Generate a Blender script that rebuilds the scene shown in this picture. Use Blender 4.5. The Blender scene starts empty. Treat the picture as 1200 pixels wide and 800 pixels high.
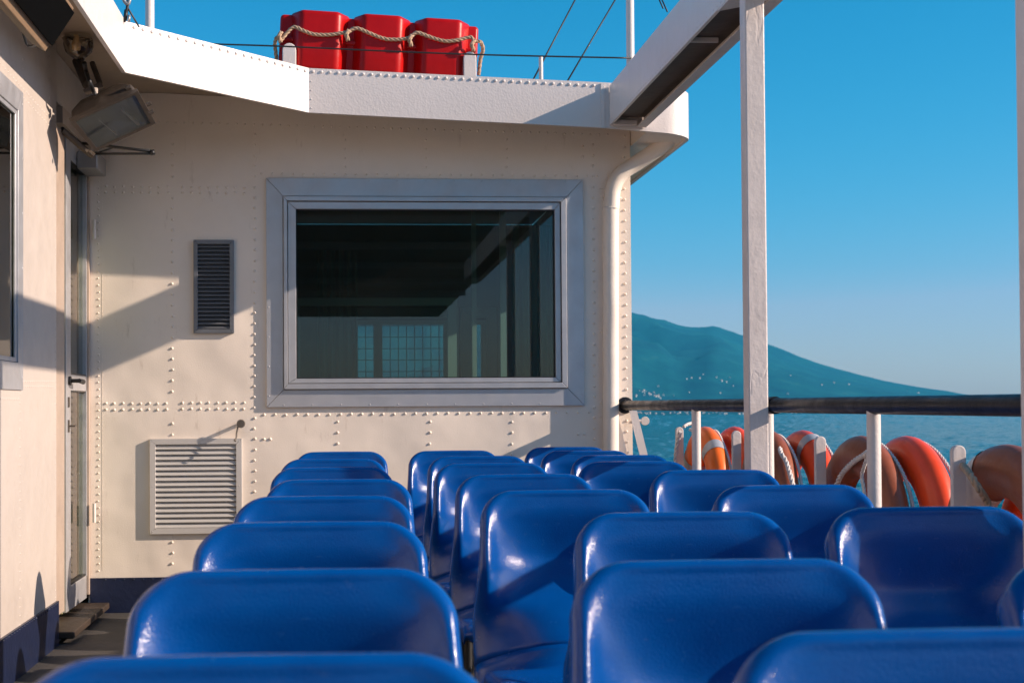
import bpy, bmesh, math, random
from mathutils import Vector, Matrix
random.seed(7)
PI = math.pi
sc = bpy.context.scene
COL = sc.collection

# ------------------------------------------------------------------ camera
F = 1700.0                       # focal length in photo pixels (1200 wide)
HC = 1.08                        # eye height above the deck
yaw = math.atan(120 / F); pit = math.atan(37 / F); rol = 0.006
fw = Vector((math.sin(yaw) * math.cos(pit), math.cos(yaw) * math.cos(pit), math.sin(pit)))
rt = Vector((math.cos(yaw), -math.sin(yaw), 0)); up = rt.cross(fw)
rt2 = rt * math.cos(rol) - up * math.sin(rol); up2 = up * math.cos(rol) + rt * math.sin(rol)
CAM = Vector((0, 0, HC))
cd = bpy.data.cameras.new('camera'); cam = bpy.data.objects.new('camera', cd); COL.objects.link(cam)
cam.matrix_world = Matrix(((rt2.x, up2.x, -fw.x, CAM.x), (rt2.y, up2.y, -fw.y, CAM.y), (rt2.z, up2.z, -fw.z, CAM.z), (0, 0, 0, 1)))
cd.sensor_width = 36; cd.lens = F / 1200 * 36
cd.shift_x = 73 / 1200; cd.shift_y = 37 / 1200
cd.clip_start = 0.05; cd.clip_end = 60000
cd.dof.use_dof = True; cd.dof.focus_distance = 6.3; cd.dof.aperture_fstop = 8.0
sc.camera = cam

def ray(px, py):
    return (fw + rt2 * ((px - 527) / F) - up2 * ((py - 437) / F))
def PY(px, py, Y):               # where the line of sight meets the plane y = Y
    d = ray(px, py); t = (Y - CAM.y) / d.y; return CAM + d * t
def PX(px, py, X):
    d = ray(px, py); t = (X - CAM.x) / d.x; return CAM + d * t

# ------------------------------------------------------------------ materials
def new_mat(name):
    m = bpy.data.materials.new(name); m.use_nodes = True
    return m, m.node_tree, m.node_tree.nodes['Principled BSDF']
def paint(name, col, rough=0.4, metal=0.0, bump=0.0, bscale=80, var=0.0, vscale=6, big=0.0, coat=0.0, spec=0.5, rvar=0.0, col2=None, stain=0.0):
    m, nt, p = new_mat(name); N = nt.nodes; L = nt.links
    p.inputs['Base Color'].default_value = (*col, 1); p.inputs['Roughness'].default_value = rough
    p.inputs['Metallic'].default_value = metal; p.inputs['Specular IOR Level'].default_value = spec
    if coat: p.inputs['Coat Weight'].default_value = coat; p.inputs['Coat Roughness'].default_value = 0.08
    tc = N.new('ShaderNodeTexCoord')
    if var or col2:
        n = N.new('ShaderNodeTexNoise'); n.inputs['Scale'].default_value = vscale; n.inputs['Detail'].default_value = 6; n.inputs['Roughness'].default_value = .65
        L.new(tc.outputs['Object'], n.inputs['Vector'])
        r = N.new('ShaderNodeValToRGB'); r.color_ramp.elements[0].position = .3; r.color_ramp.elements[1].position = .7
        c2 = col2 or tuple(max(0, c * (1 - var)) for c in col)
        r.color_ramp.elements[0].color = (*c2, 1); r.color_ramp.elements[1].color = (*col, 1)
        L.new(n.outputs['Fac'], r.inputs['Fac']); out = r.outputs['Color']
        if stain:                                   # sparse rust and dirt marks
            n3 = N.new('ShaderNodeTexNoise'); n3.inputs['Scale'].default_value = 9; n3.inputs['Detail'].default_value = 8; n3.inputs['Roughness'].default_value = .7
            mp = N.new('ShaderNodeMapping'); mp.inputs['Scale'].default_value = (2.2, 2.2, .5); L.new(tc.outputs['Object'], mp.inputs['Vector']); L.new(mp.outputs[0], n3.inputs['Vector'])
            r3 = N.new('ShaderNodeValToRGB'); r3.color_ramp.elements[0].position = .61; r3.color_ramp.elements[1].position = .8
            r3.color_ramp.elements[0].color = (0, 0, 0, 1); r3.color_ramp.elements[1].color = (stain,) * 3 + (1,)
            L.new(n3.outputs['Fac'], r3.inputs['Fac'])
            mx = N.new('ShaderNodeMixRGB'); mx.inputs[2].default_value = (.28, .17, .09, 1)
            L.new(r3.outputs['Color'], mx.inputs[0]); L.new(out, mx.inputs[1]); out = mx.outputs[0]
        L.new(out, p.inputs['Base Color'])
    if rvar:
        n = N.new('ShaderNodeTexNoise'); n.inputs['Scale'].default_value = 14; n.inputs['Detail'].default_value = 5
        L.new(tc.outputs['Object'], n.inputs['Vector'])
        mr = N.new('ShaderNodeMapRange'); mr.inputs['From Min'].default_value = .3; mr.inputs['From Max'].default_value = .7
        mr.inputs['To Min'].default_value = rough - rvar; mr.inputs['To Max'].default_value = rough + rvar
        L.new(n.outputs['Fac'], mr.inputs['Value']); L.new(mr.outputs[0], p.inputs['Roughness'])
    prev = None
    if big:
        n = N.new('ShaderNodeTexNoise'); n.inputs['Scale'].default_value = 3.2; n.inputs['Detail'].default_value = 1.5
        L.new(tc.outputs['Object'], n.inputs['Vector'])
        b = N.new('ShaderNodeBump'); b.inputs['Strength'].default_value = 1; b.inputs['Distance'].default_value = big
        L.new(n.outputs['Fac'], b.inputs['Height']); prev = b
    if bump:
        n = N.new('ShaderNodeTexNoise'); n.inputs['Scale'].default_value = bscale; n.inputs['Detail'].default_value = 3
        L.new(tc.outputs['Object'], n.inputs['Vector'])
        b = N.new('ShaderNodeBump'); b.inputs['Strength'].default_value = 1; b.inputs['Distance'].default_value = bump
        L.new(n.outputs['Fac'], b.inputs['Height'])
        if prev: L.new(prev.outputs[0], b.inputs['Normal'])
        prev = b
    if prev: L.new(prev.outputs[0], p.inputs['Normal'])
    return m
def glass(name, tint, refl=1.0, rough=0.0):
    m = bpy.data.materials.new(name); m.use_nodes = True; nt = m.node_tree; N = nt.nodes; L = nt.links
    N.clear(); o = N.new('ShaderNodeOutputMaterial'); mx = N.new('ShaderNodeMixShader')
    t = N.new('ShaderNodeBsdfTransparent'); t.inputs[0].default_value = (*tint, 1)
    g = N.new('ShaderNodeBsdfGlossy'); g.inputs['Roughness'].default_value = rough; g.inputs['Color'].default_value = (refl, refl, refl, 1)
    f = N.new('ShaderNodeFresnel'); f.inputs['IOR'].default_value = 1.5
    L.new(f.outputs[0], mx.inputs[0]); L.new(t.outputs[0], mx.inputs[1]); L.new(g.outputs[0], mx.inputs[2]); L.new(mx.outputs[0], o.inputs[0])
    return m

M = {}
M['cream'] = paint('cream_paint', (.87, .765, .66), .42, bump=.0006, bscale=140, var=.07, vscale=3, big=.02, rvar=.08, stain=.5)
M['white'] = paint('white_paint', (.74, .67, .63), .38, bump=.0012, bscale=95, var=.05, vscale=4, rvar=.08, stain=.25)
M['oldwhite'] = paint('chipped_white_paint', (.74, .66, .62), .45, bump=.0014, bscale=60, var=.15, vscale=9, rvar=.1, stain=.7)
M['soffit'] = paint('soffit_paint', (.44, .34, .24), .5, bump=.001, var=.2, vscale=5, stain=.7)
M['alu'] = paint('brushed_aluminium', (.52, .52, .54), .42, metal=.55, var=.12, vscale=8, bump=.0003, bscale=200, rvar=.1)
M['vent'] = paint('grey_vent_metal', (.62, .59, .56), .4, metal=.2, var=.1)
M['darkvent'] = paint('dark_louvre_metal', (.19, .20, .22), .4, metal=.4, var=.2)
M['black'] = paint('black_plastic', (.012, .012, .013), .45)
M['deepblack'] = paint('matt_black', (.003, .003, .003), .9, spec=.05)
M['sidewall'] = paint('dimmed_cream_paint', (.54, .475, .425), .42, bump=.0006, bscale=140, var=.06, vscale=3, big=.012, rvar=.08, stain=.4)  # cream paint copied darker, to hold back the strong sun on this wall
M['navy'] = paint('navy_paint', (.008, .015, .050), .4, bump=.002, bscale=40, var=.3, vscale=12)
M['deck'] = paint('deck_coating', (.065, .058, .055), .75, bump=.003, bscale=60, var=.4, vscale=7, stain=.5)
M['wood'] = paint('worn_sill_wood', (.055, .036, .025), .6, bump=.002, bscale=50, var=.5, vscale=12)
M['rail'] = paint('black_rail_paint', (.010, .012, .018), .42, bump=.0008, bscale=90, spec=.28, var=.4, vscale=20, rvar=.1)
M['steel'] = paint('galvanised_steel', (.42, .41, .4), .45, metal=.7, var=.2)
M['brass'] = paint('old_tap_metal', (.20, .17, .14), .4, metal=.7, var=.3)
M['cable'] = paint('black_cable', (.015, .016, .018), .5)
M['rope'] = paint('grubby_rope', (.52, .36, .24), .85, bump=.001, bscale=300, var=.25, vscale=40)
M['ropew'] = paint('white_rope', (.72, .66, .62), .85, bump=.001, bscale=300, var=.2, vscale=40)
M['red'] = paint('red_plastic', (.48, .003, .003), .36, bump=.001, bscale=25, var=.2, vscale=6, spec=.25, rvar=.05)
M['orange'] = paint('orange_plastic', (1.0, .17, .012), .38, bump=.001, bscale=30, var=.15, vscale=8, rvar=.06)
M['redorange'] = paint('red_orange_plastic', (.95, .075, .010), .36, bump=.001, bscale=30, var=.2, vscale=8, rvar=.06)
M['terracotta'] = paint('brown_orange_plastic', (.31, .078, .028), .45, bump=.0015, bscale=40, var=.3, vscale=10, rvar=.08)  # darker, browner orange of the inboard rings
M['tape'] = paint('reflective_tape', (.5, .5, .52), .4, metal=.3, var=.2, vscale=30)
M['whiteband'] = paint('white_band', (.7, .62, .56), .5, var=.15)
M['tan'] = paint('tan_case', (.34, .22, .13), .55, var=.2)
M['lampbody'] = paint('brown_lamp_housing', (.085, .066, .052), .5, metal=.2, bump=.002, bscale=50, var=.3, vscale=14)
M['reflector'] = paint('lamp_reflector', (.85, .86, .84), .5)
M['tube'] = paint('lamp_tube', (.8, .8, .74), .3)
M['bulb'] = paint('lamp_bulb', (.75, .5, .25), .3)
M['pane'] = glass('window_glass', (.62, .82, .78))
M['farpane'] = glass('tinted_far_glass', (.19, .68, .70))
M['doorpane'] = glass('door_glass', (.45, .48, .36))
M['lampglass'] = glass('lamp_glass', (.86, .86, .82), rough=.05)
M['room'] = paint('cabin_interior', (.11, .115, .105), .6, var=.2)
M['roompale'] = paint('pale_cabin_frame', (.19, .22, .20), .45)
M['curtain'] = paint('curtain_cloth', (.10, .16, .13), .9)
M['jamb'] = paint('tan_jamb_paint', (.46, .36, .29), .45, bump=.001, bscale=60, var=.2, stain=.6)
M['reflsheet'] = paint('reflected_wall_yellow', (.52, .49, .29), .8, var=.25, vscale=6)  # yellow of the wall's reflection in the door glass
M['housewall'] = paint('pale_house_wall', (.45, .45, .44), .8)
M['rooftile'] = paint('tile_roof', (.45, .33, .27), .8)

def add_cracks(m, scale, depth):
    nt = m.node_tree; N = nt.nodes; L = nt.links; p = N['Principled BSDF']
    tc = N.new('ShaderNodeTexCoord'); mp = N.new('ShaderNodeMapping'); mp.inputs['Scale'].default_value = (1, 1, .28)
    n = N.new('ShaderNodeTexNoise'); n.inputs['Scale'].default_value = 9; n.inputs['Detail'].default_value = 4
    va = N.new('ShaderNodeMixRGB'); va.inputs[0].default_value = .16
    L.new(tc.outputs['Object'], mp.inputs[0]); L.new(mp.outputs[0], n.inputs['Vector']); L.new(mp.outputs[0], va.inputs[1]); L.new(n.outputs['Color'], va.inputs[2])
    v = N.new('ShaderNodeTexVoronoi'); v.feature = 'DISTANCE_TO_EDGE'; v.inputs['Scale'].default_value = scale; L.new(va.outputs[0], v.inputs['Vector'])
    r = N.new('ShaderNodeMapRange'); r.inputs['From Min'].default_value = .0; r.inputs['From Max'].default_value = .03; L.new(v.outputs['Distance'], r.inputs['Value'])
    b = N.new('ShaderNodeBump'); b.inputs['Distance'].default_value = depth; L.new(r.outputs[0], b.inputs['Height'])
    old = p.inputs['Normal'].links[0].from_socket if p.inputs['Normal'].links else None
    if old: L.new(old, b.inputs['Normal'])
    L.new(b.outputs[0], p.inputs['Normal'])
add_cracks(M['oldwhite'], 6, .0007)
def veiled_glass(name='sheen_lamp_glass', tint=(.88, .88, .85), rough=.08, lo=.22, hi=.36, sc=5):  # grey diffuse veil: salt on the window, reflected light on the lamp lens
    m = glass(name, tint, rough=rough); nt = m.node_tree; N = nt.nodes; L = nt.links
    o = [n for n in N if n.type == 'OUTPUT_MATERIAL'][0]; src = o.inputs[0].links[0].from_socket
    d = N.new('ShaderNodeBsdfDiffuse'); d.inputs[0].default_value = (.22, .23, .22, 1); mx = N.new('ShaderNodeMixShader')
    n = N.new('ShaderNodeTexNoise'); n.inputs['Scale'].default_value = sc; n.inputs['Detail'].default_value = 8
    tc = N.new('ShaderNodeTexCoord'); L.new(tc.outputs['Object'], n.inputs['Vector'])
    mr = N.new('ShaderNodeMapRange'); mr.inputs['From Min'].default_value = .3; mr.inputs['From Max'].default_value = .7; mr.inputs['To Min'].default_value = lo; mr.inputs['To Max'].default_value = hi
    L.new(n.outputs['Fac'], mr.inputs['Value']); L.new(mr.outputs[0], mx.inputs[0]); L.new(src, mx.inputs[1]); L.new(d.outputs[0], mx.inputs[2]); L.new(mx.outputs[0], o.inputs[0])
    return m
M['sheenglass'] = veiled_glass()
M['pane'] = veiled_glass('salted_window_glass', (.66, .86, .82), .0, .004, .022, 3.0)
def seat_mat():
    m, nt, p = new_mat('blue_seat_plastic'); N = nt.nodes; L = nt.links
    p.inputs['Base Color'].default_value = (.0, .06, .40, 1); p.inputs['Roughness'].default_value = .34
    p.inputs['Specular IOR Level'].default_value = .36
    p.inputs['Coat Weight'].default_value = .06; p.inputs['Coat Roughness'].default_value = .06
    tc = N.new('ShaderNodeTexCoord')
    n = N.new('ShaderNodeTexNoise'); n.inputs['Scale'].default_value = 360; n.inputs['Detail'].default_value = 1.5
    L.new(tc.outputs['Object'], n.inputs['Vector'])
    b = N.new('ShaderNodeBump'); b.inputs['Strength'].default_value = 1.0; b.inputs['Distance'].default_value = .0006
    L.new(n.outputs['Fac'], b.inputs['Height']); L.new(b.outputs[0], p.inputs['Normal'])
    n2 = N.new('ShaderNodeTexNoise'); n2.inputs['Scale'].default_value = 7; n2.inputs['Detail'].default_value = 5
    L.new(tc.outputs['Object'], n2.inputs['Vector'])
    r = N.new('ShaderNodeValToRGB'); r.color_ramp.elements[0].position = .3; r.color_ramp.elements[1].position = .75
    r.color_ramp.elements[0].color = (.0, .053, .25, 1); r.color_ramp.elements[1].color = (.0, .080, .34, 1)
    L.new(n2.outputs['Fac'], r.inputs['Fac'])
    oi = N.new('ShaderNodeObjectInfo')
    n4 = N.new('ShaderNodeTexNoise'); n4.noise_dimensions = '4D'; n4.inputs['Scale'].default_value = 38; n4.inputs['Detail'].default_value = 8; n4.inputs['Roughness'].default_value = .75
    mv = N.new('ShaderNodeMapping'); mv.inputs['Scale'].default_value = (1, 1, 2.2); L.new(tc.outputs['Object'], mv.inputs['Vector']); L.new(mv.outputs[0], n4.inputs['Vector'])
    ml = N.new('ShaderNodeMath'); ml.operation = 'MULTIPLY'; ml.inputs[1].default_value = 40; L.new(oi.outputs['Random'], ml.inputs[0]); L.new(ml.outputs[0], n4.inputs['W'])
    r4 = N.new('ShaderNodeValToRGB'); r4.color_ramp.elements[0].position = .60; r4.color_ramp.elements[1].position = .78
    r4.color_ramp.elements[0].color = (0, 0, 0, 1); r4.color_ramp.elements[1].color = (.28, .28, .28, 1); L.new(n4.outputs['Fac'], r4.inputs['Fac'])
    mw = N.new('ShaderNodeMixRGB'); mw.inputs[2].default_value = (.12, .20, .38, 1); L.new(r4.outputs[0], mw.inputs[0]); L.new(r.outputs[0], mw.inputs[1])
    L.new(mw.outputs[0], p.inputs['Base Color'])
    n3 = N.new('ShaderNodeTexNoise'); n3.inputs['Scale'].default_value = 30; n3.inputs['Detail'].default_value = 6
    L.new(tc.outputs['Object'], n3.inputs['Vector'])
    mr = N.new('ShaderNodeMapRange'); mr.inputs['From Min'].default_value = .35; mr.inputs['From Max'].default_value = .7
    mr.inputs['To Min'].default_value = .19; mr.inputs['To Max'].default_value = .28
    L.new(n3.outputs['Fac'], mr.inputs['Value']); L.new(mr.outputs[0], p.inputs['Roughness'])
    return m
M['seat'] = seat_mat()

def water_mat():
    m, nt, p = new_mat('lake_water'); N = nt.nodes; L = nt.links
    p.inputs['Base Color'].default_value = (.0, .075, .085, 1); p.inputs['Roughness'].default_value = .1
    p.inputs['IOR'].default_value = 1.33; p.inputs['Specular IOR Level'].default_value = .42
    tc = N.new('ShaderNodeTexCoord'); prev = None
    for sca, dist, stretch in ((.05, 2.4, 1.6), (.22, 1.3, 1.8), (.8, .4, 1.4)):
        mp = N.new('ShaderNodeMapping'); mp.inputs['Scale'].default_value = (sca, sca * stretch, sca); mp.inputs['Rotation'].default_value = (0, 0, .5)
        L.new(tc.outputs['Object'], mp.inputs['Vector'])
        n = N.new('ShaderNodeTexNoise'); n.inputs['Scale'].default_value = 1; n.inputs['Detail'].default_value = 3
        L.new(mp.outputs[0], n.inputs['Vector'])
        b = N.new('ShaderNodeBump'); b.inputs['Strength'].default_value = 1; b.inputs['Distance'].default_value = dist
        L.new(n.outputs['Fac'], b.inputs['Height'])
        if prev: L.new(prev.outputs[0], b.inputs['Normal'])
        prev = b
    L.new(prev.outputs[0], p.inputs['Normal'])
    return m
M['water'] = water_mat()

def hill_mat():
    m, nt, p = new_mat('haze_tinted_hillside'); N = nt.nodes; L = nt.links
    p.inputs['Roughness'].default_value = .95; p.inputs['Specular IOR Level'].default_value = .1
    tc = N.new('ShaderNodeTexCoord')
    n = N.new('ShaderNodeTexNoise'); n.inputs['Scale'].default_value = .012; n.inputs['Detail'].default_value = 9; n.inputs['Roughness'].default_value = .7
    L.new(tc.outputs['Object'], n.inputs['Vector'])
    r = N.new('ShaderNodeValToRGB'); e = r.color_ramp.elements
    e[0].position = .35; e[0].color = (.002, .045, .075, 1); e[1].position = .60; e[1].color = (.006, .085, .10, 1)  # blue-teal tint puts part of the distance haze into the woods' colour
    x = e.new(.74); x.color = (.04, .14, .13, 1)
    L.new(n.outputs['Fac'], r.inputs['Fac']); L.new(r.outputs[0], p.inputs['Base Color'])
    return m
M['hill'] = hill_mat()

# ------------------------------------------------------------------ mesh helpers
def box(bm, lo, hi):
    x0, y0, z0 = lo; x1, y1, z1 = hi
    v = [bm.verts.new(c) for c in ((x0, y0, z0), (x1, y0, z0), (x1, y1, z0), (x0, y1, z0), (x0, y0, z1), (x1, y0, z1), (x1, y1, z1), (x0, y1, z1))]
    for f in ((0, 3, 2, 1), (4, 5, 6, 7), (0, 1, 5, 4), (1, 2, 6, 5), (2, 3, 7, 6), (3, 0, 4, 7)): bm.faces.new([v[i] for i in f])
def hexa(bm, a, b):                     # two quads (lists of 4 points) joined to a solid
    va = [bm.verts.new(p) for p in a]; vb = [bm.verts.new(p) for p in b]
    bm.faces.new(va[::-1]); bm.faces.new(vb)
    for i in range(4):
        j = (i + 1) % 4; bm.faces.new((va[i], va[j], vb[j], vb[i]))
def prism(bm, a, b):
    n = len(a); va = [bm.verts.new(p) for p in a]; vb = [bm.verts.new(p) for p in b]
    bm.faces.new(va[::-1]); bm.faces.new(vb)
    for i in range(n):
        j = (i + 1) % n; bm.faces.new((va[i], va[j], vb[j], vb[i]))
def tube(bm, pts, r, n=10, caps=True, closed=False):
    pts = [Vector(p) for p in pts]; m = len(pts); rings = []
    ref = None
    for i, p in enumerate(pts):
        if closed: t = (pts[(i + 1) % m] - pts[i - 1]).normalized()
        else: t = (pts[min(i + 1, m - 1)] - pts[max(i - 1, 0)]).normalized()
        if ref is None: ref = Vector((0, 0, 1)) if abs(t.z) < .9 else Vector((1, 0, 0))
        a = (ref - t * ref.dot(t)).normalized(); ref = a; b = t.cross(a)
        rr = r[i] if isinstance(r, (list, tuple)) else r
        rings.append([bm.verts.new(p + a * (rr * math.cos(2 * PI * k / n)) + b * (rr * math.sin(2 * PI * k / n))) for k in range(n)])
    for i in range(m if closed else m - 1):
        A = rings[i]; B = rings[(i + 1) % m]
        for k in range(n):
            bm.faces.new((A[k], A[(k + 1) % n], B[(k + 1) % n], B[k]))
    if caps and not closed:
        bm.faces.new(rings[0][::-1]); bm.faces.new(rings[-1])
def smooth_path(pts, sub=8, closed=False):
    pts = [Vector(p) for p in pts]; n = len(pts); out = []
    for i in range(n if closed else n - 1):
        if closed: p0, p1, p2, p3 = pts[i - 1], pts[i], pts[(i + 1) % n], pts[(i + 2) % n]
        else: p0, p1, p2, p3 = pts[max(i - 1, 0)], pts[i], pts[i + 1], pts[min(i + 2, n - 1)]
        for k in range(sub):
            t = k / sub
            out.append(.5 * ((2 * p1) + (p2 - p0) * t + (2 * p0 - 5 * p1 + 4 * p2 - p3) * t * t + (3 * p1 - p0 - 3 * p2 + p3) * t ** 3))
    if not closed: out.append(pts[-1])
    return out
def resample(pts, step):
    out = [pts[0]]; acc = 0
    for a, b in zip(pts, pts[1:]):
        d = (b - a).length
        if d < 1e-9: continue
        s = step - acc
        while s <= d:
            out.append(a.lerp(b, s / d)); s += step
        acc = d - (s - step)
    if (out[-1] - pts[-1]).length > step * .3: out.append(pts[-1])
    return out
def rope(bm, pts, r, sub=8):            # three twisted strands along a smooth path
    P = resample(smooth_path(pts, sub), r * .55); m = len(P); ref = None
    frames = []
    for i in range(m):
        t = (P[min(i + 1, m - 1)] - P[max(i - 1, 0)]).normalized()
        if ref is None: ref = Vector((0, 0, 1)) if abs(t.z) < .9 else Vector((1, 0, 0))
        a = (ref - t * ref.dot(t)).normalized(); ref = a; frames.append((a, t.cross(a)))
    for s in range(3):
        path = []
        for i in range(m):
            an = 2 * PI * (s / 3) + i * .55 / 7.5 * 2 * PI
            a, b = frames[i]; path.append(P[i] + a * (math.cos(an) * r * .5) + b * (math.sin(an) * r * .5))
        tube(bm, path, r * .56, 6)
def rivet(bm, c, n, r=.0068, h=.62):
    c = Vector(c); n = Vector(n).normalized()
    a = n.orthogonal().normalized(); b = n.cross(a); prev = None; K = 8
    for f, hh in ((1, 0), (.86, .5), (.5, .87)):
        ring = [bm.verts.new(c + (a * math.cos(2 * PI * k / K) + b * math.sin(2 * PI * k / K)) * (r * f) + n * (r * h * hh)) for k in range(K)]
        if prev:
            for k in range(K): bm.faces.new((prev[k], prev[(k + 1) % K], ring[(k + 1) % K], ring[k]))
        prev = ring
    t = bm.verts.new(c + n * (r * h))
    for k in range(K): bm.faces.new((prev[k], prev[(k + 1) % K], t))
def lathe(bm, prof, c, axis, n=24):     # prof: (radius, height along axis)
    c = Vector(c); axis = Vector(axis).normalized(); a = axis.orthogonal().normalized(); b = axis.cross(a); prev = None
    for r, h in prof:
        ring = [bm.verts.new(c + axis * h + (a * math.cos(2 * PI * k / n) + b * math.sin(2 * PI * k / n)) * max(r, 1e-4)) for k in range(n)]
        if prev:
            for k in range(n): bm.faces.new((prev[k], prev[(k + 1) % n], ring[(k + 1) % n], ring[k]))
        prev = ring

def tag(o, label=None, cat=None, group=None, kind=None):
    if label: o['label'] = label
    if cat: o['category'] = cat
    if group: o['group'] = group
    if kind: o['kind'] = kind
    return o
def wloc(o):
    v = Vector((0, 0, 0))
    while o is not None: v += o.location; o = o.parent
    return v
def obj(name, bm, m, parent=None, smooth=False, bevel=0, local=False, angle=None, normals=True):
    if normals: bmesh.ops.recalc_face_normals(bm, faces=bm.faces)
    me = bpy.data.meshes.new(name); bm.to_mesh(me); bm.free()
    me.materials.append(M[m] if isinstance(m, str) else m)
    o = bpy.data.objects.new(name, me); COL.objects.link(o)
    if parent is not None:
        o.parent = parent
        if not local: o.location = -wloc(parent)
    if smooth or angle:
        me.polygons.foreach_set('use_smooth', [True] * len(me.polygons))
        if angle:
            me.set_sharp_from_angle(angle=math.radians(angle))
    if bevel:
        b = o.modifiers.new('soft_edge', 'BEVEL'); b.width = bevel; b.segments = 2; b.limit_method = 'ANGLE'; b.angle_limit = math.radians(40)
        b.harden_normals = False
    return o
def thing(name, label, cat, loc=(0, 0, 0), group=None):
    o = bpy.data.objects.new(name, None); COL.objects.link(o); o.location = loc; o.empty_display_size = .1
    return tag(o, label, cat, group)
def BM(): return bmesh.new()
def copy_tree(o, parent=None):
    c = o.copy(); COL.objects.link(c)
    if parent is not None: c.parent = parent
    for ch in list(o.children): copy_tree(ch, c)
    return c

# ------------------------------------------------------------------ setting: deck, water
WY = 7.75                                   # aft face of the deckhouse wall
LX = -1.325                                 # inner face of the side wall
RX = PY(740, 360, WY).x                     # outboard end of the aft wall
SEA = HC - 14.0
bm = BM(); box(bm, (-6, -24, SEA - 1), (2.25, 24, 0)); tag(obj('deck', bm, 'deck'), kind='structure')
from mathutils import noise as mnoise
bm = BM()
v = [bm.verts.new(p) for p in ((-14000, -14000, SEA - .9), (14000, -14000, SEA - .9), (14000, 14000, SEA - .9), (-14000, 14000, SEA - .9))]; bm.faces.new(v)
rowsw = []; zz = 60.0
while zz < 1715:
    rowsw.append(zz); zz += min(14.0, max(.55, zz * zz / (F * 14) * .8))
cols = [.10 + k * .0017 for k in range(265)]
grid = []
for a_, Y in enumerate(rowsw):
    r_ = []
    for b_, c_ in enumerate(cols):
        x = Y * c_ + (1 - Y / 1715) * 4; q = Vector((x * .11 + Y * .035, Y * .16, 0))
        h = .42 * mnoise.fractal(q, .9, 2.1, 4) + .16 * mnoise.noise(q * 4.3)
        h *= 1 + Y / 700
        r_.append(bm.verts.new((x, Y, SEA + h)))
    grid.append(r_)
for A_, B_ in zip(grid, grid[1:]):
    for k in range(len(A_) - 1): bm.faces.new((A_[k], A_[k + 1], B_[k + 1], B_[k]))
tag(obj('water', bm, 'water', smooth=True), kind='structure')

# ------------------------------------------------------------------ hills across the lake
SIL = [(-900, 345), (-500, 318), (0, 300), (300, 292), (500, 305), (640, 334), (742, 366), (775, 375), (800, 382), (822, 384), (838, 382), (860, 389), (900, 403), (960, 426), (1000, 437), (1040, 447), (1080, 454), (1110, 458), (1135, 463), (1165, 470), (1200, 480), (1240, 489)]
def sil(px):
    for (a, ya), (b, yb) in zip(SIL, SIL[1:]):
        if a <= px <= b:
            t = (px - a) / (b - a); return ya + (yb - ya) * t
    return SIL[-1][1] if px > 0 else SIL[0][1]
from mathutils import noise as mnoise
YS, YR = 1705.0, 3700.0
def terrain(px, t):
    ph = sil(px); zr = PY(px, ph, YR).z
    taper = max(0.0, min(1.0, (1240 - px) / 140))
    Y = YS + (YR - YS) * t
    x = PY(px, 474, Y).x
    f = .06 * t + .94 * (t ** 1.25)
    z = SEA + .3 + max(0, zr - SEA) * f
    k = max(0, zr - SEA)
    z += k * .24 * math.sin(PI * t) * mnoise.fractal(Vector((x * .0035, Y * .0035, 1.3)), 1, 2, 5)
    z += k * .02 * mnoise.fractal(Vector((x * .02, Y * .02, 7)), 1, 2, 3)
    return Vector((x, Y + 60 * mnoise.noise(Vector((x * .004, 3, 1))) * (1 - t) * .4, max(z, SEA - 2 if t < .02 else SEA + .2)))
bm = BM(); rows = []
PXS = [-900 + i * 8 for i in range(268)]
for t in [0, .01, .02, .035] + [.05 + .05 * i for i in range(20)]:
    rows.append([bm.verts.new(terrain(px, t)) for px in PXS])
rows.insert(0, [bm.verts.new((v.co.x, v.co.y - 4, SEA - 3)) for v in rows[0]])
rows.append([bm.verts.new((v.co.x * 1.25, v.co.y * 1.25, SEA - 5)) for v in rows[-1]])
for A, B in zip(rows, rows[1:]):
    for k in range(len(A) - 1): bm.faces.new((A[k], A[k + 1], B[k + 1], B[k]))
from mathutils.bvhtree import BVHTree
HILL = BVHTree.FromBMesh(bm)
tag(obj('hills', bm, 'hill', smooth=True), kind='structure')

# village houses on the far shore and slope
def house_mesh(w, d, h):
    bm = BM(); box(bm, (-w / 2, -d / 2, -3), (w / 2, d / 2, h))
    a = [(-w / 2 - .5, -d / 2 - .5, h + .02), (w / 2 + .5, -d / 2 - .5, h + .02), (0, -d / 2 - .5, h + w * .28)]
    prism(bm, a, [(x, d / 2 + .5, z) for x, y, z in a])
    bmesh.ops.recalc_face_normals(bm, faces=bm.faces)
    me = bpy.data.meshes.new('house'); bm.to_mesh(me); bm.free()
    me.materials.append(M['housewall']); me.materials.append(M['rooftile'])
    for p in me.polygons:
        if p.index >= 6: p.material_index = 1
    return me
HM = [house_mesh(2.8, 3.6, 2.0), house_mesh(3.8, 3.2, 2.4), house_mesh(5, 3.6, 2.8), house_mesh(2.4, 2.6, 1.7)]
spots = []
for i in range(46): spots.append((744 + 125 * random.random() ** 1.2, .003 + .02 * random.random()))
for i in range(26): spots.append((870 + 250 * random.random(), .004 + .02 * random.random()))
def slope_t(px, e):                            # how far up the slope a house must stand to be e/F above eye level
    t = .05
    while t < .95:
        q = terrain(px, t)
        if (q.z - HC) / q.y * F > e: return t
        t += .004
    return .3
for i in range(26): px = 744 + abs(random.gauss(14, 13)); spots.append((px, slope_t(px, random.uniform(7, 15))))
for i in range(11): px = random.uniform(800, 862); spots.append((px, slope_t(px, random.uniform(8, 34))))
for i in range(8): px = random.uniform(900, 1080); spots.append((px, slope_t(px, random.uniform(7, max(8, .6 * (474 - sil(px)))))))
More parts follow.
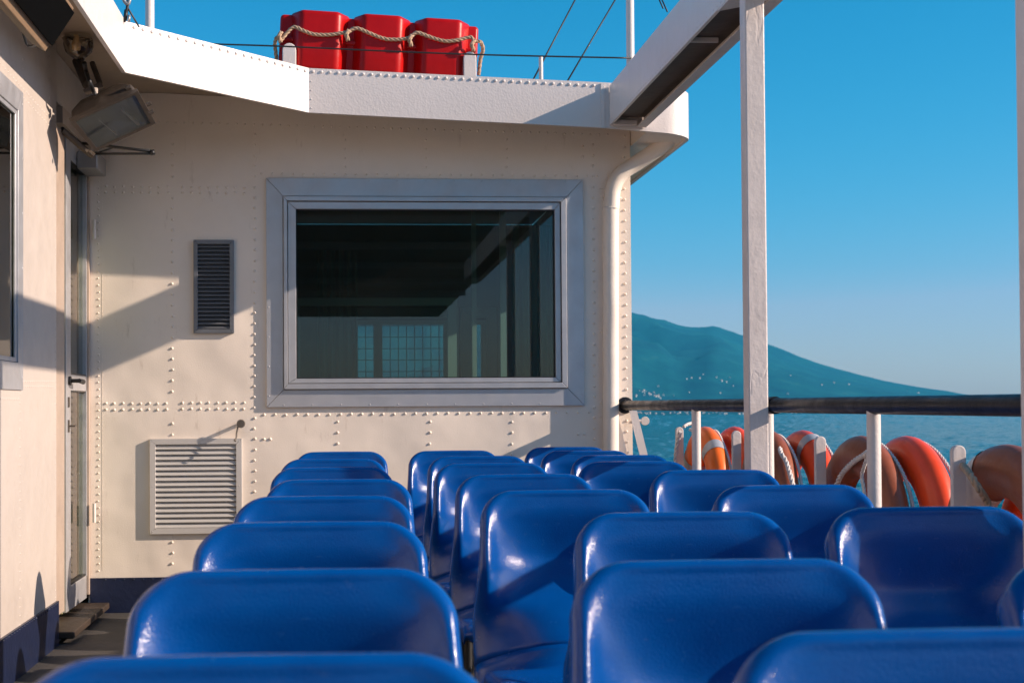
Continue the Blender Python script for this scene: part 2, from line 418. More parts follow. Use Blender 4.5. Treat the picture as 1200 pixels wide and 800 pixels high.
for px, t in spots:
    if px < 742: px = 742 + random.random() * 30
    p = terrain(px, t); o = bpy.data.objects.new('house', random.choice(HM)); COL.objects.link(o); o.scale = (.56 * p.y / 1900,) * 3
    hit = HILL.ray_cast(Vector((p.x, p.y, 900)), Vector((0, 0, -1)))[0]
    o.location = hit if hit is not None else p; o.rotation_euler.z = random.random() * PI
    tag(o, 'tiny pale lakeside house lost in haze on the far shore and hillside', 'house', 'village houses across the lake')

# ------------------------------------------------------------------ roof line
zA, zB, zC = None, None, None
A0 = PY(147, 85, 6.55); A1 = PY(147, 25, 6.55)
B0 = PY(362, 132, 7.27); B1 = PY(362, 80, 7.27)
C0 = PY(712, 150, 7.27); C1 = PY(712, 97, 7.27)
EX = PY(812, 160, 7.32).x
D0 = PY(812, 161, 7.32)
def lerpx(x, tab):
    if x <= tab[0][0]: return tab[0][1]
    for (a, ya), (b, yb) in zip(tab, tab[1:]):
        if x <= b: return ya + (yb - ya) * (x - a) / (b - a)
    return tab[-1][1]
def zt(x): return lerpx(x, [(A1.x, A1.z), (B1.x, B1.z), (C1.x, C1.z), (EX, C1.z - .03)])
def wtop(x): return zt(x) - .018 - .045 - .002
def zb(x): return lerpx(x, [(A0.x, A0.z), (B0.x, B0.z), (C0.x, C0.z), (EX, D0.z)])
house = thing('deckhouse', 'cream riveted ferry deckhouse with a white roof edge and a big aft window', 'deckhouse', (0, WY, 0))

# fascia ribbon
path = [(A0.x, -1.0), (A0.x, A0.y), (B0.x, B0.y), (C0.x, C0.y)]
xr = EX; rad = .16
for k in range(0, 11):
    an = -PI / 2 + (PI / 2) * k / 10
    path.append((xr - rad + rad * math.cos(an), C0.y + rad + rad * math.sin(an)))
path.append((xr, 12.0))
bm = BM(); outs, ins = [], []
for i, (x, y) in enumerate(path):
    a = Vector(path[max(i - 1, 0)]); b = Vector(path[i]); c = Vector(path[min(i + 1, len(path) - 1)])
    n1 = (b - a); n2 = (c - b)
    if n1.length < 1e-6: n1 = n2
    if n2.length < 1e-6: n2 = n1
    n1.normalize(); n2.normalize(); q1 = Vector((-n1.y, n1.x)); q2 = Vector((-n2.y, n2.x)); q = (q1 + q2).normalized()
    q = q / max(.4, q.dot(q1))
    zt_, zb_ = zt(x), zb(x)
    i2 = b + q * .018
    outs.append((Vector((x, y, zb_)), Vector((x, y, zt_)))); ins.append((Vector((i2.x, i2.y, zb_)), Vector((i2.x, i2.y, zt_))))
for i in range(len(path) - 1):
    o0, o1, i0, i1 = outs[i], outs[i + 1], ins[i], ins[i + 1]
    vs = [bm.verts.new(p) for p in (o0[0], o1[0], o1[1], o0[1], i0[0], i1[0], i1[1], i0[1])]
    for f in ((0, 1, 2, 3), (5, 4, 7, 6), (1, 0, 4, 5), (3, 2, 6, 7)): bm.faces.new([vs[k] for k in f])
bmesh.ops.remove_doubles(bm, verts=bm.verts, dist=1e-5)
bmesh.ops.recalc_face_normals(bm, faces=bm.faces)
def fascia_rivets(P, Q, step, inset, nrm):
    L = (Q - P).length; k = int(L / step)
    for i in range(k + 1):
        c = P.lerp(Q, (i + .5) / (k + 1)); rivet(bm, c - Vector((0, 0, inset)) + nrm * .0005, nrm, .0085, .7)
dAB = (B1 - A1); nAB = Vector((dAB.y, -dAB.x, 0)).normalized()
fascia_rivets(A1 + dAB * .02, B1, .048, .018, nAB)
fascia_rivets(B1, C1 - Vector((.05, 0, 0)), .042, .016, Vector((0, -1, 0)))
for k in range(5): rivet(bm, B0.lerp(B1, (k + .5) / 5) + Vector((.012, -.0005, 0)), (0, -1, 0), .004)
# welded corner straps where the beam meets the fascia
box(bm, (C0.x - .034, C0.y - .008, C0.z - .002), (C0.x - .016, C0.y - .0005, C1.z - .004))
obj('fascia', bm, 'white', house, angle=28, normals=False)

# roof plate with its painted underside
bm = BM()
def fy(x):                                   # inside edge of the roof plate along the fascia
    if x <= A0.x: return -1.0
    if x <= B0.x: return A0.y + (B0.y - A0.y) * (x - A0.x) / (B0.x - A0.x) + .03
    if x <= xr - rad: return C0.y + .022
    return C0.y + rad - math.sqrt(max(0, rad * rad - (x - (xr - rad)) ** 2)) + .022
def strip(x0, y0, x1, y1, th=.045, drop=.018, zf=zt):
    z0, z1 = zf(x0) - drop, zf(x1) - drop
    hexa(bm, [(x0, y0, z0 - th), (x1, y1, z1 - th), (x1, 12, z1 - th), (x0, 12, z0 - th)], [(x0, y0, z0), (x1, y1, z1), (x1, 12, z1), (x0, 12, z0)])
strip(-5, -1, A0.x - .02, -1)
strip(A0.x - .02, A0.y + .03, B0.x, fy(B0.x)); strip(B0.x, fy(B0.x), C0.x, fy(C0.x)); strip(C0.x, fy(C0.x), xr - rad, fy(xr - rad))
xs = [xr - rad + (rad - .02) * k / 5 for k in range(6)]
for a, b in zip(xs, xs[1:]): strip(a, fy(a), b, fy(b))
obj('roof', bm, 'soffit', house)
bm = BM()                                    # closed underside beyond the wall end
xs = [RX + .012] + [x for x in xs if x > RX + .03]
for a, b in zip(xs, xs[1:]):
    z0, z1 = zb(a) + .012, zb(b) + .012
    y0, y1 = fy(a) + .01, fy(b) + .01
    hexa(bm, [(a, y0, z0), (b, y1, z1), (b, 11.9, z1), (a, 11.9, z0)], [(a, y0, z0 + .02), (b, y1, z1 + .02), (b, 11.9, z1 + .02), (a, 11.9, z0 + .02)])
x = RX + .004
hexa(bm, [(x, fy(x) + .012, zb(x) + .010), (x + .007, fy(x) + .012, zb(x) + .010), (x + .007, 11.9, zb(x) + .010), (x, 11.9, zb(x) + .010)], [(x, fy(x) + .012, wtop(x)), (x + .007, fy(x) + .012, wtop(x)), (x + .007, 11.9, wtop(x)), (x, 11.9, wtop(x))])
obj('soffit', bm, 'cream', house)

# ------------------------------------------------------------------ aft wall with window opening and rivets
WT = .06
def W(px, py): return PY(px, py, WY)
fo = [W(312, 210), W(682.5, 210.5), W(684, 474.5), W(312.5, 477.5)]     # outer frame corners
wx0 = (fo[0].x + fo[3].x) / 2; wx1 = (fo[1].x + fo[2].x) / 2; wz1 = (fo[0].z + fo[1].z) / 2; wz0 = (fo[2].z + fo[3].z) / 2
gx0 = W(347, 345).x; gx1 = W(650, 345).x; gz1 = W(500, 246).z; gz0 = W(500, 443).z
ox0, ox1, oz0, oz1 = gx0 - .03, gx1 + .03, gz0 - .02, gz1 + .03          # hole
WL = -1.36; ZTOP = 2.62
bm = BM()
KZ = W(170, 676).z                                                       # top of the navy kick strip
def wall_piece(x0, x1, z0, z1=None):
    if z1 is None:
        for k in (A1.x, B1.x, C1.x):
            if x0 + .01 < k < x1 - .01:
                wall_piece(x0, k, z0); wall_piece(k, x1, z0); return
    a = z1 if z1 is not None else wtop(x0); b = z1 if z1 is not None else wtop(x1)
    hexa(bm, [(x0, WY, z0), (x1, WY, z0), (x1, WY, b), (x0, WY, a)], [(x0, WY + WT, z0), (x1, WY + WT, z0), (x1, WY + WT, b), (x0, WY + WT, a)])
wall_piece(WL, ox0, 0); wall_piece(ox1, RX, 0); wall_piece(ox0, ox1, 0, oz0); wall_piece(ox0, ox1, oz1)
bmesh.ops.recalc_face_normals(bm, faces=bm.faces)
NV = Vector((0, -1, 0))
def line_rivets(p0, p1, step, skip=(), r=.0072):
    p0 = Vector(p0); p1 = Vector(p1); L = (p1 - p0).length; k = max(1, round(L / step))
    for i in range(k + 1):
        q = p0.lerp(p1, i / k)
        if any(a <= q.x <= b and c <= q.y <= d for a, b, c, d in skip): continue
        w = W(q.x + random.uniform(-.5, .5), q.y + random.uniform(-.4, .4)); rivet(bm, (w.x, WY, w.z), NV, r * 1.1 * random.uniform(.92, 1.06), .85)
LOWV = (170, 290, 510, 630)
line_rivets((186, 143), (712, 158), 10.2, r=.006)
line_rivets((202, 156), (202, 660), 12.5, (LOWV, (200, 204, 214, 230), (200, 204, 468, 484)))
line_rivets((124, 218.5), (197, 219), 10.1); line_rivets((124, 225.5), (197, 226), 10.1)
line_rivets((214, 219), (286, 220), 10.2); line_rivets((214, 225.5), (286, 226.5), 10.2)
line_rivets((124, 472.5), (195, 472.5), 10.1); line_rivets((124, 479.5), (195, 479.5), 10.1)
line_rivets((214, 472), (286, 471.5), 10.2); line_rivets((214, 479), (286, 478.5), 10.2)
line_rivets((298.5, 158), (298.5, 600), 12.4)
line_rivets((310, 485.8), (690, 483), 12.7)
line_rivets((306, 203.5), (700, 206.5), 12.5, r=.0058)
for x in (396, 504, 600): line_rivets((x, 494), (x, 545), 12.3)
for x in (404, 499, 594): line_rivets((x, 164), (x, 196), 12.4, r=.006)
line_rivets((695, 170), (697, 600), 12.3)
line_rivets((683, 172), (683, 184), 12.0); line_rivets((705, 222), (706, 232), 10)
line_rivets((731, 160), (735, 530), 12.4)
line_rivets((727, 222), (727, 232), 8)
for x in (309.5, 317, 678, 685): line_rivets((x, 514 if x < 400 else 508.5), (x, 514.2 if x < 400 else 508.6), 50)
line_rivets((115.5, 212), (115.5, 668), 8.2, r=.005)
for y in (388, 472, 488): line_rivets((704, y), (710, y), 7, r=.006)
# plate laps, a hair proud of the wall
def lap(px0, px1, y):
    a = W(px0, y); b = W(px1, y); box(bm, (a.x, WY - .0016, a.z - .001), (b.x, WY - .0002, a.z + .0012))
for px, ya, yb_ in ((147.5, 182, 214), (119.5, 212, 668)):
    a = W(px, ya); b = W(px, yb_); box(bm, (a.x, WY - .0012, b.z), (a.x + .002, WY - .0002, a.z))
obj('aft_wall', bm, 'cream', house, angle=35, normals=False)

bm = BM(); box(bm, (WL + .01, WY - .012, .0), (RX, WY - .0005, KZ))
for i in range(24):
    w = W(124 + i * 11, 677.5); rivet(bm, (w.x, WY - .012, KZ - .008), NV, .005)
obj('kick_strip', bm, 'navy', house, angle=35)

# ------------------------------------------------------------------ aft window
win = bpy.data.objects.new('window', None); COL.objects.link(win); win.parent = house; win.location = (0, 0, 0)
tag(win, 'wide dark aft window with a broad mitred aluminium frame')
def mitre_frame(bm, o, i, y0, y1):          # o / i = (x0,x1,z0,z1) outer and inner, y0 front, y1 back
    oc = [(o[0], o[2]), (o[1], o[2]), (o[1], o[3]), (o[0], o[3])]; ic = [(i[0], i[2]), (i[1], i[2]), (i[1], i[3]), (i[0], i[3])]
    for k in range(4):
        j = (k + 1) % 4; q = [oc[k], oc[j], ic[j], ic[k]]
        g = .0009                            # open mitre joint
        c = (sum(p[0] for p in q) / 4, sum(p[1] for p in q) / 4)
        ln = Vector((oc[j][0] - oc[k][0], oc[j][1] - oc[k][1])).normalized()
        q = [(q[0][0] + ln.x * g, q[0][1] + ln.y * g), (q[1][0] - ln.x * g, q[1][1] - ln.y * g), (q[2][0] - ln.x * g, q[2][1] - ln.y * g), (q[3][0] + ln.x * g, q[3][1] + ln.y * g)]
        hexa(bm, [(x, y0, z) for x, z in q], [(x, y1, z) for x, z in q])
m1 = (W(332, 345).x, W(664, 345).x, W(500, 456).z, W(500, 231).z)
m2 = (W(337, 345).x, W(657, 345).x, W(500, 449).z, W(500, 237).z)
bm = BM(); mitre_frame(bm, (wx0, wx1, wz0, wz1), m1, WY - .020, WY - .0005)
bmesh.ops.recalc_face_normals(bm, faces=bm.faces)
for i in range(11):
    for z in (wz1 - .012, wz0 + .012):
        x = wx0 + .09 + (wx1 - wx0 - .18) * i / 10; rivet(bm, (x, WY - .0202, z), NV, .004, .5)
for i in range(8):
    for x in (wx0 + .012, wx1 - .012):
        z = wz0 + .06 + (wz1 - wz0 - .12) * i / 7; rivet(bm, (x, WY - .0202, z), NV, .004, .5)
fr = obj('frame', bm, 'alu', win, bevel=.0015, angle=35, normals=False)
bm = BM(); mitre_frame(bm, (m1[0] + .004, m1[1] - .004, m1[2] + .004, m1[3] - .004), m2, WY - .040, WY - .001)
mitre_frame(bm, (m2[0] + .004, m2[1] - .004, m2[2] + .004, m2[3] - .004), (gx0, gx1, gz0, gz1), WY - .026, WY + .02)
obj('inner_frame', bm, 'alu', win, bevel=.0015)
bm = BM(); mitre_frame(bm, (gx0 - .001, gx1 + .001, gz0 - .001, gz1 + .001), (gx0 + .006, gx1 - .006, gz0 + .006, gz1 - .006), WY - .004, WY + .006)
obj('gasket', bm, 'black', win)
bm = BM(); box(bm, (gx0 + .001, WY + .007, gz0 + .001), (gx1 - .001, WY + .013, gz1 - .001)); obj('pane', bm, 'pane', win)

# ------------------------------------------------------------------ cabin interior seen through the window
FY = 11.4
bm = BM()
def openwall_y(x0, x1, z0, z1, holes, y0, y1):
    xs_ = sorted({x0, x1, *[h[0] for h in holes], *[h[1] for h in holes]})
    for a, b in zip(xs_, xs_[1:]):
        hs = sorted([(h[2], h[3]) for h in holes if h[0] <= a + 1e-6 and h[1] >= b - 1e-6]); z = z0
        for h in hs:
            if h[0] > z: box(bm, (a, y0, z), (b, y1, h[0]))
            z = h[1]
        if z < z1: box(bm, (a, y0, z), (b, y1, z1))
def Q(px, py): return PY(px, py, FY)
h1 = (Q(390, 400).x, Q(524, 400).x, Q(450, 462).z, Q(450, 376).z)
h2 = (Q(553, 400).x, Q(568, 400).x, Q(450, 462).z, Q(450, 376).z)
h3 = (Q(628, 400).x, Q(645, 400).x, Q(450, 462).z, Q(450, 300).z)
openwall_y(-1.6, RX - .03, 0, 2.5, [h1, h2, h3], FY, FY + .05)
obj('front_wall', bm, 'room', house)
bm = BM()
box(bm, (RX - .06, WY + WT + .002, 0), (RX - .01, WY + 1.2, 2.55)); box(bm, (RX - .06, WY + 1.2, 0), (RX - .01, WY + 2.0, 1.0))
box(bm, (RX - .06, WY + 1.2, 1.9), (RX - .01, WY + 2.0, 2.5)); box(bm, (RX - .06, WY + 2.0, 0), (RX - .01, FY - .002, 2.5))
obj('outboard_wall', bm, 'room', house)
bm = BM(); box(bm, (-1.75, WY + WT + .002, 0), (-1.62, FY, 2.5)); box(bm, (-1.6, WY + WT + .01, 2.50), (RX - .07, FY - .01, 2.53)); box(bm, (-1.6, WY + WT + .01, .004), (RX - .07, FY - .01, .03))
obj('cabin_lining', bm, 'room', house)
iw = bpy.data.objects.new('window', None); COL.objects.link(iw); iw.parent = house
tag(iw, 'small forward window behind the cabin, seen through the aft glass')
bm = BM()
for h in (h1, h2):
    mitre_frame(bm, (h[0] - .09, h[1] + .09, h[2] - .09, h[3] + .10), (h[0] - .01, h[1] + .01, h[2], h[3] + .02), FY - .05, FY - .004)
    mitre_frame(bm, (h[0] - .006, h[1] + .006, h[2], h[3] + .006), (h[0] + .03, h[1] - .03, h[2] + .04, h[3] - .03), FY - .02, FY + .03)
xm = Q(443, 400).x; box(bm, (xm - .03, FY - .022, h1[2] + .04), (xm + .03, FY + .02, h1[3] - .03))
obj('frame', bm, 'roompale', iw)
bm = BM()
for i in range(1, 14):
    x = h1[0] + (h1[1] - h1[0]) * i / 14; tube(bm, [(x, FY + .005, h1[2]), (x, FY + .005, h1[3])], .0035, 5)
for z in [h1[2] + .09 * k for k in range(1, 7)]: tube(bm, [(h1[0], FY + .009, z), (h1[1], FY + .009, z)], .003, 5)
obj('wire_grid', bm, 'black', iw)
bm = BM()
for h in (h1, h2, h3): box(bm, (h[0] - .004, FY + .033, h[2]), (h[1] + .004, FY + .038, h[3]))
obj('pane', bm, 'farpane', iw)
# partition frames and curtains inside
bm = BM()
pz = PY(450, 358, 9.6)
box(bm, (PY(340, 400, 9.6).x, 9.58, pz.z), (PY(536, 400, 9.6).x, 9.62, pz.z + .05))
for px, w in ((347, .05), (530, .06), (556, .03), (590, .04)): box(bm, (PY(px, 400, 9.6).x - w / 2, 9.59, .03), (PY(px, 400, 9.6).x + w / 2, 9.63, pz.z if px < 545 else 2.45))
obj('partition_frame', bm, 'roompale', house)
bm = BM()
for x0 in (PY(600, 400, 9.0).x, PY(372, 400, 10.5).x):
    yy = 9.0 if x0 > .4 else 10.5
    prev = None; pts = []
    for k in range(25): pts.append((x0 + k * .012, yy + .018 * math.sin(k * 1.3)))
    for (a, b), (c, d) in zip(pts, pts[1:]):
        hexa(bm, [(a, b, .8), (c, d, .8), (c, d, 2.2), (a, b, 2.2)], [(a, b + .006, .8), (c, d + .006, .8), (c, d + .006, 2.2), (a, b + .006, 2.2)])
obj('curtain', bm, 'curtain', house)

# ------------------------------------------------------------------ side wall with its window, jamb, kick strip
JY = PX(66, 400, LX).y                                   # where the side wall ends
DX = -1.362
def D(px, py): return PX(px, py, DX)
bm = BM()
swin = (PX(25, 280, LX).y, PX(25, 109, LX).z, PX(25, 457, LX).z) # right edge y, top z, bottom z
sy1, sz1, sz0 = swin; sy0 = 4.1
hy0, hy1, hz0, hz1 = sy0 + .06, sy1 - .07, sz0 + .10, sz1 - .08
def xwall(y0, y1, z0, z1): box(bm, (LX - .06, y0, z0), (LX, y1, z1))
STOP = A1.z - .066
xwall(-1, hy0, 0, STOP); xwall(hy1, JY, 0, STOP); xwall(hy0, hy1, 0, hz0); xwall(hy0, hy1, hz1, STOP)
box(bm, (DX - .05, JY + .001, D(80, 160).z + .102), (DX + .01, WY - .002, STOP))
bmesh.ops.recalc_face_normals(bm, faces=bm.faces)
NX = Vector((1, 0, 0))
def xr_(px0, py0, px1, py1, step, r=.006):
    a = PX(px0, py0, LX); b = PX(px1, py1, LX); L = (b - a).length; k = max(1, round(L / step))
    for i in range(k + 1):
        c = a.lerp(b, i / k); c.x = LX; rivet(bm, c, NX, r, .5)
xr_(65, 135, 65, 700, .034, .004)
xr_(23.5, 462, 23.5, 742, .036, .005)
for y in (447, 453): xr_(27, y, 62, y, .04, .005)
xr_(0, 467, 22, 467.3, .04, .005)
for d in (0, 9): xr_(0, 74 + d * 1.2, 62, 143 + d, .045, .005)
for px, a, b in ((27.5, 115, 440),):
    pass
xr_(57.5, 55, 57.5, 115, .05, .006); xr_(27, 70, 27, 92, .05, .006)
obj('side_wall', bm, 'sidewall', house, angle=35, normals=False)
KL = PX(66, 703.5, LX).z
bm = BM(); box(bm, (LX + .0005, -1, 0), (LX + .012, JY, KL))
for i in range(70):
    rivet(bm, (LX + .012, JY - .03 - i * .045, KL - .009), NX, .005)
obj('kick_strip', bm, 'navy', house, angle=35)
sw = bpy.data.objects.new('window', None); COL.objects.link(sw); sw.parent = house
tag(sw, 'dark side window with grey metal frame cut off by the picture edge')
bm = BM()
def xframe(o, i, x0, x1):
    oc = [(o[0], o[2]), (o[1], o[2]), (o[1], o[3]), (o[0], o[3])]; ic = [(i[0], i[2]), (i[1], i[2]), (i[1], i[3]), (i[0], i[3])]
    for k in range(4):
        j = (k + 1) % 4; q = [oc[k], oc[j], ic[j], ic[k]]
        hexa(bm, [(x0, y, z) for y, z in q], [(x1, y, z) for y, z in q])
xframe((sy0, sy1, sz0, sz1), (hy0 + .01, hy1 - .02, hz0 + .01, hz1 - .01), LX + .0005, LX + .008)
xframe((hy0 + .012, hy1 - .022, hz0 + .012, hz1 - .012), (hy0 + .04, hy1 - .05, hz0 + .03, hz1 - .03), LX - .005, LX + .003)
bmesh.ops.recalc_face_normals(bm, faces=bm.faces)
for i in range(6): rivet(bm, (LX + .008, sy1 - .012, sz0 + .05 + i * (sz1 - sz0 - .1) / 5), NX, .004, .5)
obj('frame', bm, 'alu', sw, bevel=.0015, angle=35, normals=False)
bm = BM(); box(bm, (LX - .012, hy0 + .002, hz0 + .002), (LX - .007, hy1 - .002, hz1 - .002)); obj('pane', bm, 'doorpane', sw)
bm = BM(); box(bm, (LX - 1.2, 2, .2), (LX - 1.1, JY, 2.5)); box(bm, (LX - 1.1, 6.5, .2), (LX - .1, 6.56, 2.5)); box(bm, (LX - 1.1, 2, .2), (LX - .1, 2.05, 2.5))
obj('side_room_lining', bm, 'room', house)

# ------------------------------------------------------------------ door in the recess
DX = -1.362
door = bpy.data.objects.new('door', None); COL.objects.link(door); door.parent = house
tag(door, 'narrow aluminium cabin door with two tall glass panels')
bm = BM()
def D(px, py): return PX(px, py, DX)
jy1 = PX(75.5, 400, LX - .01).y
dz1 = D(80, 160).z; dz0 = D(80, 716).z
box(bm, (LX - .08, JY + .001, .12), (LX - .010, jy1, PX(70, 150, LX - .01).z))       # near jamb
box(bm, (DX - .05, jy1 + .001, dz1 + .02), (DX + .02, WY - .002, dz1 + .10))         # head
box(bm, (DX - .05, WY - .035, .1), (DX + .012, WY - .002, dz1 + .02))                # far jamb
obj('door_frame', bm, 'jamb', door, bevel=.002)
ly0, ly1 = D(77.6, 400).y, WY - .045
gy0, gy1 = D(83, 400).y, D(108, 400).y
zu1, zu0 = D(95, 198).z, D(95, 440).z; zl1, zl0 = D(95, 458).z, D(95, 678).z
bm = BM()
box(bm, (DX - .035, ly0, dz0), (DX, gy0, dz1)); box(bm, (DX - .035, gy1, dz0), (DX, ly1, dz1))
box(bm, (DX - .035, gy0, zu1), (DX, gy1, dz1)); box(bm, (DX - .035, gy0, zl1), (DX, gy1, zu0)); box(bm, (DX - .035, gy0, dz0), (DX, gy1, zl0))
obj('door_leaf', bm, 'alu', door, bevel=.002)
for a, b in ((zu0, zu1), (zl0, zl1)):
    bm = BM(); box(bm, (DX - .026, gy0 + .001, a + .001), (DX - .020, gy1 - .03, b - .001)); obj('pane', bm, 'doorpane', door)
bm = BM()
for a, b in ((zu0, zu1), (zl0, zl1)):
    box(bm, (DX - .03, gy1 - .03, a), (DX - .004, gy1 - .001, b)); box(bm, (DX - .02, gy0, a), (DX - .004, gy1 - .03, a + .008)); box(bm, (DX - .02, gy0, b - .008), (DX - .004, gy1 - .03, b))
obj('gasket', bm, 'black', door)
bm = BM(); hp = D(80.5, 446)
lathe(bm, [(0, 0), (.022, 0), (.022, .012), (.0, .012)], (DX, hp.y, hp.z), (1, 0, 0), 16)
tube(bm, [(DX + .005, hp.y, hp.z), (DX + .055, hp.y, hp.z)], .010, 10); tube(bm, [(DX + .052, hp.y - .008, hp.z), (DX + .052, hp.y + .10, hp.z - .004)], [.011, .013], 10)
obj('handle', bm, 'black', door, smooth=False, angle=40)
bm = BM(); k = D(80, 499); box(bm, (DX, k.y - .012, k.z - .03), (DX + .006, k.y + .012, k.z + .03)); tube(bm, [(DX, k.y, k.z), (DX + .03, k.y, k.z), (DX + .03, k.y + .05, k.z + .004)], .004, 8)
k = D(80, 471); box(bm, (DX, k.y - .012, k.z - .025), (DX + .007, k.y + .012, k.z + .025))
obj('lock', bm, 'brass', door)
bm = BM()
for py in (270, 600): k = W(112.6, py); tube(bm, [(k.x - .002, WY - .045, k.z - .05), (k.x - .002, WY - .045, k.z + .05)], .009, 10)
obj('hinge', bm, 'white', door, angle=40)
bm = BM(); c0 = PY(101, 185, 7.62); c1 = PY(122, 205, 7.62); box(bm, (DX + .004, 7.42, c1.z), (c1.x, 7.68, c0.z)); obj('door_closer', bm, 'steel', door, bevel=.006)
bm = BM(); box(bm, (LX - .09, JY + .02, dz0 - .062), (-1.25, WY - .004, dz0 - .03)); obj('sill', bm, 'wood', door, bevel=.006)
bm = BM(); box(bm, (LX - .12, JY + .01, 0), (-1.33, WY - .004, dz0 - .064)); obj('coaming', bm, 'navy', door)
bm = BM(); box(bm, (-1.46, JY + .03, .03), (-1.43, WY - .05, 2.2)); obj('door_reflection_sheet', bm, 'reflsheet', house)  # added sheet behind the glass; its yellow stands in for the reflected wall

# ------------------------------------------------------------------ vents, tap, downpipe
def vent(px0, px1, py0, py1, nsl, fw_, mf, ms, label, proud, cov=.72):
    a = W(px0, py0); b = W(px1, py1); x0, x1, z1, z0 = a.x, b.x, a.z, b.z
    v = bpy.data.objects.new('vent', None); COL.objects.link(v); v.parent = house; tag(v, label)
    bm = BM(); mitre_frame(bm, (x0, x1, z0, z1), (x0 + fw_, x1 - fw_, z0 + fw_, z1 - fw_), WY - proud, WY - .0005)
    for x, z in ((x0 + fw_ / 2, z0 + fw_ / 2), (x1 - fw_ / 2, z0 + fw_ / 2), (x0 + fw_ / 2, z1 - fw_ / 2), (x1 - fw_ / 2, z1 - fw_ / 2), (x0 + fw_ / 2, (z0 + z1) / 2), (x1 - fw_ / 2, (z0 + z1) / 2)): rivet(bm, (x, WY - proud, z), NV, .003, .5)
    obj('frame', bm, mf, v, bevel=.001)
    bm = BM(); p = (z1 - z0 - 2 * fw_) / nsl
    for k in range(nsl):
        zt_ = z1 - fw_ - k * p
        A = [(x0 + fw_, WY - .003, zt_ - .001), (x1 - fw_, WY - .003, zt_ - .001), (x1 - fw_, WY - .003, zt_ - .004), (x0 + fw_, WY - .003, zt_ - .004)]
        B = [(x0 + fw_, WY - proud + .004, zt_ - p * cov), (x1 - fw_, WY - proud + .004, zt_ - p * cov), (x1 - fw_, WY - proud + .004, zt_ - p * (cov + .14)), (x0 + fw_, WY - proud + .004, zt_ - p * (cov + .14))]
        hexa(bm, A, B)
    obj('slats', bm, ms, v)
    bm = BM(); box(bm, (x0 + fw_ * .6, WY - .0025, z0 + fw_ * .6), (x1 - fw_ * .6, WY - .001, z1 - fw_ * .6)); obj('backing', bm, 'deepblack', v)  # flat black sheet standing in for the dark depth behind the slats
vent(227, 274.5, 281.5, 390.5, 21, .022, 'darkvent', 'darkvent', 'narrow dark louvred vent high on the cream wall', .022)
vent(176, 284, 514, 624, 16, .030, 'vent', 'vent', 'wide pale grey louvred vent low on the cream wall', .022, .80)
bm = BM(); t = W(283, 496); c = Vector((t.x, WY, t.z))
tube(bm, [c, c + Vector((0, -.06, 0))], .010, 10); lathe(bm, [(0, -.012), (.020, -.012), (.023, 0), (.020, .012), (0, .012)], c + Vector((.002, -.07, 0)), (0, -1, 0), 14)
tube(bm, smooth_path([c + Vector((-.012, -.07, -.01)), c + Vector((-.02, -.075, -.05)), c + Vector((-.022, -.08, -.075)), c + Vector((-.03, -.09, -.085)), c + Vector((-.022, -.09, -.092))], 5), .0045, 8)
obj('tap', bm, 'brass', house, angle=40)
bm = BM()
pp = [PY(715.5, 640, WY - .047), PY(716, 300, WY - .047), PY(717, 240, WY - .047), PY(720, 217, WY - .047), PY(730, 202, WY - .05), PY(748, 190, WY - .06), PY(775, 171, WY - .12), PY(796, 150, WY - .22)]
pp[0].z = .0
tube(bm, smooth_path(pp, 10), .042, 20)
obj('downpipe', bm, 'cream', house, smooth=True)
bm = BM(); a = W(708, 400); box(bm, (a.x - .004, WY - .012, .15), (a.x + .022, WY - .0005, W(708, 235).z)); obj('pipe_strap', bm, 'cream', house, bevel=.002)

# ------------------------------------------------------------------ overhead beam and posts
BX0, BX1 = PY(714.5, 120, 7.26).x, 1.521
bz0, bz1 = 2.494, 2.694
beam = thing('overhead_beam', 'long white box beam with dark underside running aft from the roof edge', 'beam', (BX0, 6.9, bz0))
YE = C0.y - .004
bm = BM()
box(bm, (BX0, -1, bz0), (BX0 + .014, YE, bz1)); box(bm, (BX1 - .012, -1, bz0 - .004), (BX1, YE, bz1 - .02)); box(bm, (BX0 + .014, -1, bz1 - .034), (BX1 - .012, YE, bz1 - .022))
bmesh.ops.recalc_face_normals(bm, faces=bm.faces)
for i in range(70): rivet(bm, (BX0 - .0005, YE - .05 - i * .05, bz0 + .014), (-1, 0, 0), .004, .5)
obj('beam_shell', bm, 'white', beam, bevel=.002, angle=35, normals=False)
bm = BM()
box(bm, (BX1 - .048, -1, bz0 - .012), (BX1 + .002, YE, bz0 - .0045))
box(bm, (BX0 + .015, YE - .035, bz0 - .006), (BX1 - .049, YE, bz0 + .02))
for y in (5.63, 3.9): box(bm, (BX0 + .015, y - .006, bz0 + .012), (BX1 - .049, y + .006, bz0 + .032))
obj('flange', bm, 'oldwhite', beam, bevel=.002)
bm = BM(); box(bm, (BX0 + .015, -1, bz0 + .034), (BX1 - .013, YE - .036, bz0 + .044)); obj('underside_panel', bm, paint('dark_panel', (.10, .075, .055), .6, var=.4, vscale=8, bump=.002, bscale=30), beam)
bm = BM()
for y in (4.86, 2.9):
    hexa(bm, [(BX0 + .001, y - .2, bz0 - .006), (BX1 - .05, y - .2, bz0 - .006), (BX1 - .05, y + .13, bz0 - .006), (BX0 + .001, y + .25, bz0 - .006)], [(BX0 + .001, y - .2, bz0 - .001), (BX1 - .05, y - .2, bz0 - .001), (BX1 - .05, y + .13, bz0 - .001), (BX0 + .001, y + .25, bz0 - .001)])
obj('gusset_plate', bm, 'oldwhite', beam)
